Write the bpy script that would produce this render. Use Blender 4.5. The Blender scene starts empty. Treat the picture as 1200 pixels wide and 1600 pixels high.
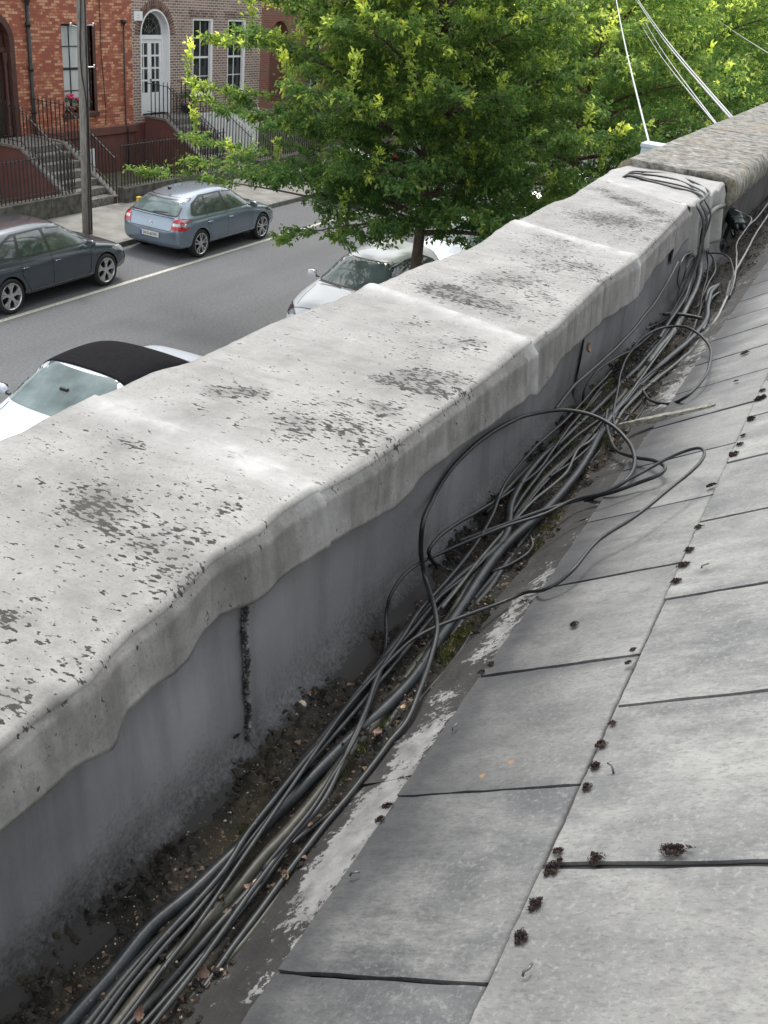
import bpy, bmesh, math, random
import numpy as np
from mathutils import Vector, Matrix
from mathutils.bvhtree import BVHTree

random.seed(7)
RNG = np.random.default_rng(7)
S = bpy.context.scene
COL = S.collection

# ------------------------------------------------------------------ camera
CAMZ = 6.24
FPX = 1520.0
_s, _vp = .115, (1440, 62)
_dy = np.array([_vp[0] - 600, -(_vp[1] - 800), -FPX], float); _dy /= np.linalg.norm(_dy)
_t = FPX * FPX / (-(_vp[1] - 800) + (_vp[0] - 600) * _s)
_dn = np.array([-_s * _t, -_t, -FPX]); _dn /= np.linalg.norm(_dn)
_Z = -_dn
R3 = np.array([np.cross(_dy, _Z), _dy, _Z])
cam_d = bpy.data.cameras.new('camera'); cam = bpy.data.objects.new('camera', cam_d); COL.objects.link(cam)
cam_d.sensor_fit = 'VERTICAL'; cam_d.sensor_height = 36.0; cam_d.lens = FPX * 36 / 1600
cam_d.clip_start = .05; cam_d.clip_end = 3000
cam.matrix_world = Matrix.Translation((0, 0, CAMZ)) @ Matrix([[float(v) for v in r] for r in R3]).to_4x4()
S.camera = cam

def at(u, v, z=None, x=None, y=None):
    """point of the world plane z / x / y = const seen at photo pixel (u, v)"""
    d = R3 @ np.array([u - 600, -(v - 800), -FPX], float)
    if z is not None: k = (z - CAMZ) / d[2]
    elif x is not None: k = x / d[0]
    else: k = y / d[1]
    return np.array([d[0] * k, d[1] * k, d[2] * k + CAMZ])

# ------------------------------------------------------------------ world, sun, exposure
SUN_EL, SUN_AZ = math.radians(58), math.radians(-28)     # azimuth from +Y towards +X
W = bpy.data.worlds.new('World'); S.world = W; W.use_nodes = True
nt = W.node_tree; nt.nodes.clear()
sky = nt.nodes.new('ShaderNodeTexSky'); sky.sky_type = 'NISHITA'; sky.sun_disc = False
sky.sun_elevation = SUN_EL; sky.sun_rotation = SUN_AZ; sky.dust_density = 3; sky.air_density = 1.0
hs = nt.nodes.new('ShaderNodeHueSaturation'); hs.inputs['Saturation'].default_value = .4
tc = nt.nodes.new('ShaderNodeTexCoord'); mp = nt.nodes.new('ShaderNodeMapping'); mp.inputs['Scale'].default_value = (1, 1, 2.6)
ns = nt.nodes.new('ShaderNodeTexNoise'); ns.inputs['Scale'].default_value = 2.4; ns.inputs['Detail'].default_value = 7
cr = nt.nodes.new('ShaderNodeValToRGB'); cr.color_ramp.elements[0].position = .38; cr.color_ramp.elements[1].position = .66
mx = nt.nodes.new('ShaderNodeMix'); mx.data_type = 'RGBA'
mx.inputs[7].default_value = (10.5, 10.7, 11.0, 1)
bg = nt.nodes.new('ShaderNodeBackground'); bg.inputs['Strength'].default_value = .15
wo = nt.nodes.new('ShaderNodeOutputWorld')
L = nt.links.new
L(sky.outputs[0], hs.inputs['Color']); L(tc.outputs['Generated'], mp.inputs[0]); L(mp.outputs[0], ns.inputs[0])
L(ns.outputs[0], cr.inputs[0]); L(cr.outputs[0], mx.inputs[0]); L(hs.outputs[0], mx.inputs[6])
L(mx.outputs[2], bg.inputs[0]); L(bg.outputs[0], wo.inputs[0])
sd = bpy.data.lights.new('sun', 'SUN'); sun = bpy.data.objects.new('sun', sd); COL.objects.link(sun)
sd.energy = 1.75; sd.angle = math.radians(14); sd.color = (1, .96, .9)
_sv = Vector((math.sin(SUN_AZ) * math.cos(SUN_EL), math.cos(SUN_AZ) * math.cos(SUN_EL), math.sin(SUN_EL)))
sun.rotation_euler = _sv.to_track_quat('Z', 'Y').to_euler(); sun.location = (0, 0, 40)
S.view_settings.view_transform = 'Standard'; S.view_settings.look = 'None'; S.view_settings.gamma = 1
S.view_settings.exposure = 0.57

# ------------------------------------------------------------------ helpers: tagging
def tag(o, label=None, cat=None, group=None, kind=None):
    if label: o['label'] = label
    if cat: o['category'] = cat
    if group: o['group'] = group
    if kind: o['kind'] = kind
    return o

def empty(name, loc, label, cat, group=None, rz=0):
    o = bpy.data.objects.new(name, None); o.empty_display_size = .1; COL.objects.link(o)
    o.location = [float(v) for v in loc]; o.rotation_euler = (0, 0, rz)
    return tag(o, label, cat, group)

def link(name, me, mats=(), parent=None, smooth=False):
    for m in (mats if isinstance(mats, (list, tuple)) else [mats]): me.materials.append(m)
    o = bpy.data.objects.new(name, me); COL.objects.link(o)
    if parent is not None: o.parent = parent
    me.polygons.foreach_set('use_smooth', [bool(smooth)] * len(me.polygons))
    return o

def npmesh(name, V, F, mats=(), parent=None, smooth=False, cols=None, attr='Col', mi=None):
    V = np.asarray(V, np.float32); F = np.asarray(F, np.int32)
    me = bpy.data.meshes.new(name)
    me.vertices.add(len(V)); me.vertices.foreach_set('co', V.ravel())
    k = F.shape[1]
    me.loops.add(F.size); me.loops.foreach_set('vertex_index', F.ravel())
    me.polygons.add(len(F)); me.polygons.foreach_set('loop_start', np.arange(0, F.size, k, dtype=np.int32))
    me.polygons.foreach_set('loop_total', np.full(len(F), k, np.int32))
    if mi is not None: me.polygons.foreach_set('material_index', np.asarray(mi, np.int32))
    me.update(calc_edges=True)
    if cols is not None:
        a = me.color_attributes.new(attr, 'FLOAT_COLOR', 'POINT')
        c = np.ones((len(V), 4), np.float32); c[:, :cols.shape[1]] = cols; a.data.foreach_set('color', c.ravel())
    return link(name, me, mats, parent, smooth)

class MB:
    def __init__(self): self.V = []; self.F = []; self.M = []
    def add(self, vs, fs, m=0):
        b = len(self.V); self.V += [tuple(float(c) for c in v) for v in vs]
        self.F += [tuple(i + b for i in f) for f in fs]; self.M += [m] * len(fs); return self
    def box(self, x0, x1, y0, y1, z0, z1, m=0):
        return self.add([(x0,y0,z0),(x1,y0,z0),(x1,y1,z0),(x0,y1,z0),(x0,y0,z1),(x1,y0,z1),(x1,y1,z1),(x0,y1,z1)],
            [(0,3,2,1),(4,5,6,7),(0,1,5,4),(1,2,6,5),(2,3,7,6),(3,0,4,7)], m)
    def beam(self, a, b, w, h, m=0, up=(0,0,1)):
        a = Vector(a); b = Vector(b); d = (b - a).normalized(); s = d.cross(Vector(up))
        if s.length < 1e-4: s = Vector((1,0,0))
        s.normalize(); u = s.cross(d).normalized()
        P = []
        for c in (a, b):
            for i, j in ((-1,-1),(1,-1),(1,1),(-1,1)): P.append(c + s * (w/2*i) + u * (h/2*j))
        return self.add(P, [(0,1,2,3),(7,6,5,4),(0,4,5,1),(1,5,6,2),(2,6,7,3),(3,7,4,0)], m)
    def tube(self, pts, r, n=8, m=0, cap=True):
        V, F = tube_geo(pts, r, n, cap); return self.add(V, F, m)
    def lathe(self, prof, n=20, c=(0,0,0), axis='z', m=0):
        """prof: (radius, height) list"""
        V = []; k = len(prof)
        for i in range(n):
            a = 2 * math.pi * i / n
            for r, h in prof:
                p = (r*math.cos(a), r*math.sin(a), h)
                if axis == 'x': p = (h, r*math.cos(a), r*math.sin(a))
                elif axis == 'y': p = (r*math.cos(a), h, r*math.sin(a))
                V.append((p[0]+c[0], p[1]+c[1], p[2]+c[2]))
        F = [(i*k+j, ((i+1)%n)*k+j, ((i+1)%n)*k+j+1, i*k+j+1) for i in range(n) for j in range(k-1)]
        return self.add(V, F, m)
    def build(self, name, mats, parent=None, smooth=False, bevel=0):
        me = bpy.data.meshes.new(name); me.from_pydata(self.V, [], self.F)
        me.polygons.foreach_set('material_index', self.M)
        o = link(name, me, mats, parent, smooth)
        if bevel:
            b = o.modifiers.new('b', 'BEVEL'); b.width = bevel; b.segments = 2; b.limit_method = 'ANGLE'
        return o

def tube_geo(pts, r, n=8, cap=True):
    P = [Vector([float(c) for c in p]) for p in pts]; k = len(P)
    rr = r if hasattr(r, '__len__') else [r] * k
    T = [(P[min(i+1,k-1)] - P[max(i-1,0)]).normalized() for i in range(k)]
    u = T[0].orthogonal().normalized(); V = []
    for i in range(k):
        u = (u - T[i] * u.dot(T[i]))
        if u.length < 1e-6: u = T[i].orthogonal()
        u.normalize(); w = T[i].cross(u)
        for j in range(n):
            a = 2*math.pi*j/n; V.append(P[i] + (u*math.cos(a) + w*math.sin(a)) * rr[i])
    F = [(i*n+j, i*n+(j+1)%n, (i+1)*n+(j+1)%n, (i+1)*n+j) for i in range(k-1) for j in range(n)]
    if cap: F += [tuple(range(n-1,-1,-1)), tuple((k-1)*n+j for j in range(n))]
    return [tuple(v) for v in V], F

def spline(pts, step):
    P = np.asarray(pts, float); out = []
    Q = np.vstack([2*P[0]-P[1], P, 2*P[-1]-P[-2]])
    for i in range(len(P)-1):
        p0,p1,p2,p3 = Q[i],Q[i+1],Q[i+2],Q[i+3]
        t0=0; t1=np.linalg.norm(p1-p0)**.5+1e-6; t2=t1+np.linalg.norm(p2-p1)**.5+1e-6; t3=t2+np.linalg.norm(p3-p2)**.5+1e-6
        k = max(1, int(np.linalg.norm(p2-p1)/step))
        for t in np.linspace(t1, t2, k, endpoint=False):
            A1=(t1-t)/(t1-t0)*p0+(t-t0)/(t1-t0)*p1; A2=(t2-t)/(t2-t1)*p1+(t-t1)/(t2-t1)*p2; A3=(t3-t)/(t3-t2)*p2+(t-t2)/(t3-t2)*p3
            B1=(t2-t)/(t2-t0)*A1+(t-t0)/(t2-t0)*A2; B2=(t3-t)/(t3-t1)*A2+(t-t1)/(t3-t1)*A3
            out.append((t2-t)/(t2-t1)*B1+(t-t1)/(t2-t1)*B2)
    out.append(P[-1]); return np.array(out)

def _h(ix, iy, s):
    v = np.sin(ix*127.1 + iy*311.7 + s*74.7) * 43758.5453
    return v - np.floor(v)
def vnoise(x, y, s=0):
    ix, iy = np.floor(x), np.floor(y); fx, fy = x-ix, y-iy; fx = fx*fx*(3-2*fx); fy = fy*fy*(3-2*fy)
    return (_h(ix,iy,s)*(1-fx)+_h(ix+1,iy,s)*fx)*(1-fy) + (_h(ix,iy+1,s)*(1-fx)+_h(ix+1,iy+1,s)*fx)*fy
def fbm(x, y, s=0, o=4):
    v = 0; a = .5; t = 0
    for i in range(o): v = v + a*vnoise(x, y, s+i*3.3); t += a; x = x*2.03+11.3; y = y*2.03+5.7; a *= .5
    return v/t

def grid_faces(nr, nc):
    i, j = np.meshgrid(np.arange(nr-1), np.arange(nc-1), indexing='ij'); a = i*nc+j
    return np.stack([a, a+nc, a+nc+1, a+1], -1).reshape(-1, 4)

# ------------------------------------------------------------------ helpers: materials
class NT:
    """small node-tree writer"""
    def __init__(self, name):
        self.m = bpy.data.materials.new(name); self.m.use_nodes = True
        self.t = self.m.node_tree; self.b = self.t.nodes['Principled BSDF']
        self.tc = self.n('ShaderNodeTexCoord'); self.co = self.tc.outputs['Object']
    def n(self, typ, **kw):
        nd = self.t.nodes.new(typ)
        for k, v in kw.items(): setattr(nd, k, v)
        return nd
    def l(self, a, b): self.t.links.new(a, b)
    def map(self, scale=(1,1,1), rot=(0,0,0), loc=(0,0,0), src=None):
        m = self.n('ShaderNodeMapping'); m.inputs['Scale'].default_value = scale; m.inputs['Rotation'].default_value = rot
        m.inputs['Location'].default_value = loc; self.l(src or self.co, m.inputs[0]); return m.outputs[0]
    def noise(self, scale, detail=4, rough=.55, src=None, dist=0):
        n = self.n('ShaderNodeTexNoise'); n.inputs['Scale'].default_value = scale; n.inputs['Detail'].default_value = detail
        n.inputs['Roughness'].default_value = rough; n.inputs['Distortion'].default_value = dist
        self.l(src or self.co, n.inputs['Vector']); return n.outputs['Fac']
    def ramp(self, src, stops):
        r = self.n('ShaderNodeValToRGB'); e = r.color_ramp.elements
        while len(e) < len(stops): e.new(.5)
        for i, (p, c) in enumerate(stops):
            e[i].position = p; e[i].color = (*((c,)*3 if not hasattr(c, '__len__') else c), 1)
        self.l(src, r.inputs[0]); return r.outputs[0]
    def mix(self, fac, a, b, typ='MIX'):
        m = self.n('ShaderNodeMix', data_type='RGBA', blend_type=typ)
        for s, i in ((fac, 0), (a, 6), (b, 7)):
            if hasattr(s, 'is_linked') or isinstance(s, bpy.types.NodeSocket): self.l(s, m.inputs[i])
            elif i == 0: m.inputs[0].default_value = s
            else: m.inputs[i].default_value = (*((s,)*3 if not hasattr(s, '__len__') else s), 1)
        return m.outputs[2]
    def math(self, op, a, b=0, c=None, clamp=False):
        m = self.n('ShaderNodeMath', operation=op, use_clamp=clamp)
        for i, s in enumerate((a, b, c)):
            if s is None: continue
            if isinstance(s, bpy.types.NodeSocket): self.l(s, m.inputs[i])
            else: m.inputs[i].default_value = s
        return m.outputs[0]
    def attr(self, name):
        a = self.n('ShaderNodeAttribute'); a.attribute_name = name; return a
    def col(self, s): self.l(s, self.b.inputs['Base Color']) if isinstance(s, bpy.types.NodeSocket) else setattr(self.b.inputs['Base Color'], 'default_value', (*s, 1)); return self
    def rough(self, s):
        if isinstance(s, bpy.types.NodeSocket): self.l(s, self.b.inputs['Roughness'])
        else: self.b.inputs['Roughness'].default_value = s
        return self
    def bump(self, h, strength=.3, dist=.01):
        b = self.n('ShaderNodeBump'); b.inputs['Strength'].default_value = strength; b.inputs['Distance'].default_value = dist
        self.l(h, b.inputs['Height']); self.l(b.outputs[0], self.b.inputs['Normal']); return self
    def set(self, **kw):
        for k, v in kw.items(): self.b.inputs[k.replace('_', ' ')].default_value = v
        return self

def pm(name, c1, c2=None, scale=8, rough=.6, bump=0, bscale=None, metallic=0, detail=5, lo=.35, hi=.65, spec=.5, stretch=(1,1,1)):
    t = NT(name); c2 = c2 or tuple(min(1, v*1.25+.004) for v in c1)
    src = t.map(stretch) if stretch != (1,1,1) else None
    t.col(t.ramp(t.noise(scale, detail, src=src), [(lo, c1), (hi, c2)])).rough(rough)
    t.set(Metallic=metallic, Specular_IOR_Level=spec)
    if bump: t.bump(t.noise(bscale or scale*4, 6, src=src), bump, .01)
    return t.m

MAT = {}
MAT['iron'] = pm('black_iron', (.012,.012,.013), (.03,.027,.025), 12, .5, .2, 40)
MAT['white_paint'] = pm('white_paint', (.76,.77,.78), (.82,.82,.82), 5, .4, .05, 30)
MAT['maroon'] = pm('maroon_render', (.125,.052,.045), (.165,.07,.058), 3, .6, .2, 60)
MAT['brown_stone'] = pm('brown_paint', (.07,.03,.025), (.1,.045,.035), 5, .6, .2, 40)
MAT['granite'] = pm('granite', (.10,.095,.085), (.24,.23,.21), 14, .8, .4, 60)
MAT['dark_stone'] = pm('dark_stone', (.045,.043,.04), (.12,.115,.10), 6, .85, .5, 40)
MAT['terracotta'] = pm('terracotta', (.3,.1,.05), (.4,.15,.08), 10, .8)
MAT['slate_roof'] = pm('far_slates', (.06,.065,.075), (.12,.125,.135), 3, .6, .3, 10)
MAT['pane'] = NT('window_glass').col((.02,.024,.028)).rough(.06).set(Specular_IOR_Level=.8).m
MAT['curtain'] = pm('window_blind', (.62,.64,.64), (.74,.75,.75), 6, .35)
MAT['rubber'] = pm('rubber', (.012,.012,.012), (.022,.022,.021), 20, .75, .15, 60)
MAT['black_plastic'] = pm('black_plastic', (.012,.012,.013), (.02,.02,.02), 20, .45)
MAT['alloy'] = NT('alloy').col((.62,.62,.63)).rough(.3).set(Metallic=.8).m
MAT['darkwell'] = NT('dark_well').col((.008,.008,.008)).rough(.9).m

def wood_grey():
    t = NT('weathered_pole'); v = t.map((9,9,.7))
    t.col(t.ramp(t.noise(6, 8, src=v), [(.3,(.12,.11,.10)),(.55,(.24,.225,.205)),(.75,(.34,.32,.29))])).rough(.85)
    t.bump(t.noise(9, 8, src=v), .6, .02); return t.m
MAT['pole'] = wood_grey()

def brick(name, c1, c2, mort, bias=0, pat=None, msize=.012, w=.225, h=.075):
    t = NT(name); sx = t.n('ShaderNodeSeparateXYZ'); t.l(t.co, sx.inputs[0]); cb = t.n('ShaderNodeCombineXYZ')
    t.l(sx.outputs[1], cb.inputs[0]); t.l(sx.outputs[2], cb.inputs[1])
    b = t.n('ShaderNodeTexBrick'); t.l(cb.outputs[0], b.inputs['Vector'])
    b.inputs['Scale'].default_value = 1; b.inputs['Mortar Size'].default_value = msize
    b.inputs['Brick Width'].default_value = w; b.inputs['Row Height'].default_value = h; b.inputs['Bias'].default_value = bias
    b.inputs['Color1'].default_value = (*c1, 1); b.inputs['Color2'].default_value = (*c2, 1); b.inputs['Mortar'].default_value = (*mort, 1)
    col = b.outputs['Color']
    if pat:   # patches of re-faced bricks
        n1 = t.ramp(t.noise(2.6, 6, .7), [(.46,0),(.54,1)])
        b2 = t.n('ShaderNodeTexBrick'); t.l(cb.outputs[0], b2.inputs['Vector']); b2.offset_frequency = 2
        b2.inputs['Scale'].default_value = 1; b2.inputs['Mortar Size'].default_value = msize
        b2.inputs['Brick Width'].default_value = w; b2.inputs['Row Height'].default_value = h
        b2.inputs['Color1'].default_value = (0,0,0,1); b2.inputs['Color2'].default_value = (1,1,1,1); b2.inputs['Mortar'].default_value = (0,0,0,1)
        f = t.math('MULTIPLY', t.ramp(b2.outputs['Color'], [(.36,0),(.44,1)]), n1)
        col = t.mix(f, col, pat)
    col = t.mix(t.math('MULTIPLY', t.noise(1.1, 6), .55), col, tuple(v*.45 for v in c1))
    col = t.mix(t.ramp(t.noise(30, 4), [(.4,.0),(.8,.3)]), col, mort)
    t.col(col).rough(.85); t.bump(b.outputs['Fac'], -.5, .01)
    return t.m
MAT['orange_brick'] = brick('orange_brick', (.36,.10,.062), (.56,.175,.095), (.27,.12,.09), 0, (.84,.47,.27), .008)
MAT['brown_brick'] = brick('brown_brick', (.13,.065,.055), (.37,.21,.165), (.62,.56,.50), -.1, None, .014, .23, .08)
MAT['red_brick'] = brick('red_brick', (.22,.06,.04), (.32,.10,.06), (.25,.2,.17), 0, None, .012)

# ------------------------------------------------------------------ ground, road, pavements
def asphalt():
    t = NT('asphalt')
    base = t.ramp(t.noise(.35, 5), [(.3,(.068,.071,.076)),(.7,(.100,.104,.109))])
    spk = t.ramp(t.noise(20, 9, .85), [(.42,0),(.62,.85)])
    c = t.mix(spk, base, (.18,.182,.19))
    lane = t.ramp(t.noise(1.2, 3, src=t.map((1,.05,1))), [(.4,0),(.7,.3)])
    c = t.mix(lane, c, (.06,.06,.062))
    t.col(c).rough(.82); t.bump(t.noise(160, 3), .35, .008); return t.m
MAT['asphalt'] = asphalt()
MAT['pavement'] = pm('pavement', (.17,.165,.15), (.27,.262,.24), 2.2, .85, .2, 90, detail=10)
MAT['earth'] = pm('earth', (.06,.055,.035), (.11,.1,.06), 4, .9, .4, 20)
MAT['kerb'] = pm('kerbstone', (.12,.12,.115), (.24,.235,.22), 9, .8, .3, 60)
MAT['line'] = pm('road_line', (.33,.32,.27), (.62,.60,.52), 25, .7, .1, 80)

def sheet(name, x0, x1, y0, y1, z, m, parent=None):
    o = MB().add([(x0,y0,z),(x1,y0,z),(x1,y1,z),(x0,y1,z)], [(0,1,2,3)]).build(name, m, parent)
    return o
tag(sheet('ground', -900, 900, -600, 1500, -.03, MAT['earth']), kind='structure')
FK, NK = -15.55, -6.95
tag(sheet('road', FK, NK, -60, 260, 0, MAT['asphalt']), kind='structure')
tag(sheet('parking_line', -13.66, -13.55, -60, 260, .004, MAT['line']), kind='structure')
tag(MB().box(FK-.15, FK, -60, 260, -.02, .125).build('kerb_far_side', MAT['kerb'], bevel=.015), kind='structure')
tag(MB().box(NK, NK+.15, -60, 260, -.02, .125).build('kerb_near_side', MAT['kerb'], bevel=.015), kind='structure')
tag(MB().box(-18.3, FK-.15, -60, 260, -.02, .12).build('pavement_far_side', MAT['pavement']), kind='structure')
tag(MB().box(NK+.15, -1.2, -60, 260, -.02, .12).build('pavement_near_side', MAT['pavement']), kind='structure')
tag(sheet('garden_soil', -21.48, -18.3, -60, 260, .03, MAT['earth']), kind='structure')

# ------------------------------------------------------------------ parapet, gutter, roof (camera-relative heights)
ZT = CAMZ - .665          # top of the parapet cap
ZF = CAMZ - 1.02          # gutter floor
ZE = CAMZ - .93           # eaves edge of the slates
PITCH = math.radians(33)
XE = -.3116

def curve_of(px, z=None, x=None, want=0):
    P = np.array([at(u, v, z=z, x=x) for u, v in px]); return P[:,1], P[:,want]
oy, ox = curve_of([(0,695),(60,668),(120,640),(180,617),(240,590),(300,572),(345,545),(400,520),(470,495),(520,478),(565,457),(575,450),(640,425),(690,408),(720,395),(760,376),(800,350),(840,332),(880,315),(905,300),(925,290),(960,270),(1000,262)], z=ZT)
iy, ixx = curve_of([(0,1165),(40,1130),(80,1100),(140,1060),(175,1015),(200,990),(255,950),(300,905),(330,875),(365,855),(400,835),(440,800),(480,775),(575,725),(650,670),(735,610),(820,545),(870,510),(940,440),(990,410),(1045,355),(1075,325),(1130,290)], z=ZT)
hy, hz = curve_of([(0,1270),(60,1222),(100,1190),(140,1168),(165,1160),(176,1130),(185,1110),(230,1075),(300,1035),(330,990),(400,945),(440,905),(470,880),(530,830),(600,790),(660,720),(740,660),(800,610),(818,612),(850,565),(950,490),(1000,440),(1040,400)], x=-.575, want=2)

def cap_material(name='parapet_cap', light=.62):
    t = NT(name)
    base = t.ramp(t.noise(6, 10, .72), [(.30,(.25*light,.247*light,.24*light)),(.5,(.40*light,.397*light,.39*light)),(.68,(.54*light,.537*light,.53*light))])
    # brushed bitumen paint streaks
    st = t.ramp(t.noise(14, 6, .6, src=t.map((1,.18,1), (0,0,.5))), [(.35,0),(.7,1)])
    base = t.mix(t.math('MULTIPLY', st, .35), base, (.56*light,.555*light,.55*light))
    st2 = t.ramp(t.noise(30, 5, .7, src=t.map((.25,1,1), (0,0,.25))), [(.5,0),(.75,.5)])
    base = t.mix(st2, base, (.12,.118,.115))
    a = t.attr('Col'); sp = t.n('ShaderNodeSeparateColor'); t.l(a.outputs['Color'], sp.inputs[0])
    fl = t.noise(115, 4, .55, src=t.map((.65,1.3,1), (0,0,.25))); fl2 = t.noise(24, 4)
    v = t.math('ADD', t.math('ADD', t.math('MULTIPLY', t.math('SUBTRACT', fl, .5), 3.0), t.math('MULTIPLY', t.math('SUBTRACT', fl2, .5), 1.3)), sp.outputs[0])
    mask = t.ramp(v, [(.48,0),(.54,.75),(.66,1)])
    # pale peeled rim of each flake
    rim = t.ramp(v, [(.36,0),(.47,.45),(.52,0)])
    c = t.mix(rim, base, (.62*light,.62*light,.61*light)); c = t.mix(mask, c, t.mix(t.noise(40,3), (.016,.015,.015), (.055,.052,.048)))
    soot = t.math('ADD', t.math('MULTIPLY', t.math('SUBTRACT', t.noise(17, 9, .78), .5), 1.9), t.math('MULTIPLY', sp.outputs[0], 1.1))
    c = t.mix(t.ramp(soot, [(.22,0),(.75,.62)]), c, (.085,.083,.08))
    c = t.mix(t.ramp(t.noise(210, 4, .7), [(.52,0),(.68,.5)]), c, (.13,.128,.12))
    c = t.mix(1.0, c, (1.0,.985,.955), 'MULTIPLY')
    # run-off stains hanging on the fascia (vertex mask G) and seams (B)
    run = t.ramp(t.noise(26, 4, .6, src=t.map((1,1,.06))), [(.42,0),(.66,.75)])
    c = t.mix(t.math('MULTIPLY', run, sp.outputs[1]), c, (.085,.084,.078))
    c = t.mix(t.math('MULTIPLY', sp.outputs[2], t.ramp(t.noise(20,7,.7), [(.3,.3),(.6,1)])), c, (.52,.52,.51))
    t.set(Specular_IOR_Level=.25); t.col(c).rough(t.ramp(mask, [(0,.62),(1,.9)]))
    h = t.math('ADD', t.math('MULTIPLY', mask, -.6), t.math('ADD', t.math('MULTIPLY', t.noise(9, 6), .9), t.math('MULTIPLY', t.noise(120, 4), .22)))
    t.bump(h, .45, .006); return t.m
MAT['cap'] = cap_material()

BL = [(146,800,.035,.42),(130,785,.04,.2),(195,835,.035,.26),(190,700,.03,.36),(8,975,.03,.42),(33,1100,.03,.62),(60,1110,.02,.5),(125,1042,.02,.42),(283,912,.03,.42),(240,885,.05,.2),
      (350,800,.02,.4),(362,722,.012,.5),(375,715,.02,.3),(310,855,.05,.22),(333,617,.03,.36),(375,617,.03,.42),(408,620,.02,.42),(450,662,.04,.3),(467,683,.03,.34),(500,640,.06,.16),
      (550,680,.04,.4),(558,708,.03,.45),(608,692,.025,.45),(608,646,.03,.42),(560,650,.07,.2),(600,600,.025,.45),(675,608,.045,.56),(650,600,.04,.45),(700,612,.03,.5),(662,588,.03,.42),(720,598,.03,.4),
      (700,458,.05,.62),(680,452,.05,.4),(725,470,.06,.42),(779,483,.05,.36),(760,440,.06,.34),(646,512,.03,.4),(737,542,.03,.38),(690,545,.06,.16),(640,545,.06,.14),
      (820,440,.07,.36),(860,420,.07,.34),(850,470,.05,.36),(800,500,.05,.2),(920,420,.04,.42),(880,380,.09,.3),(860,400,.1,.22),(940,300,.05,.4),(965,312,.05,.5),(990,322,.05,.58),(1020,335,.05,.6),(1048,350,.05,.52),
      (930,345,.1,.36),(980,350,.12,.38),(1020,380,.1,.3),(1075,352,.05,.5),(1065,300,.05,.3),(1040,300,.08,.2),(960,290,.06,.3),(940,440,.05,.36),(400,760,.1,.08),(80,800,.12,.08),(270,820,.1,.1),(80,980,.1,.1)]
BLW = [(at(u, v, z=ZT), r, s) for u, v, r, s in BL]

def seam_y(k, t):  # seam k: Y on outer edge -> Y on inner edge, t 0..1
    return SE[k][0]*(1-t) + SE[k][1]*t
def sy(a, b): return (at(*a, z=ZT)[1], at(*b, z=ZT)[1])
SE = [(-.9, -1.0), sy((145,640),(485,780)), sy((580,455),(825,545)), sy((800,350),(1000,410)), (4.30, 4.02), (4.86, 4.74)]

par = empty('parapet_wall', (-.83, 3, CAMZ-1.1), 'long pale grey parapet wall with speckled felt capping running beside the slate roof', 'wall')
def PL(o):  # keep world placement under an offset empty
    o.location = -o.parent.location; return o

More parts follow.
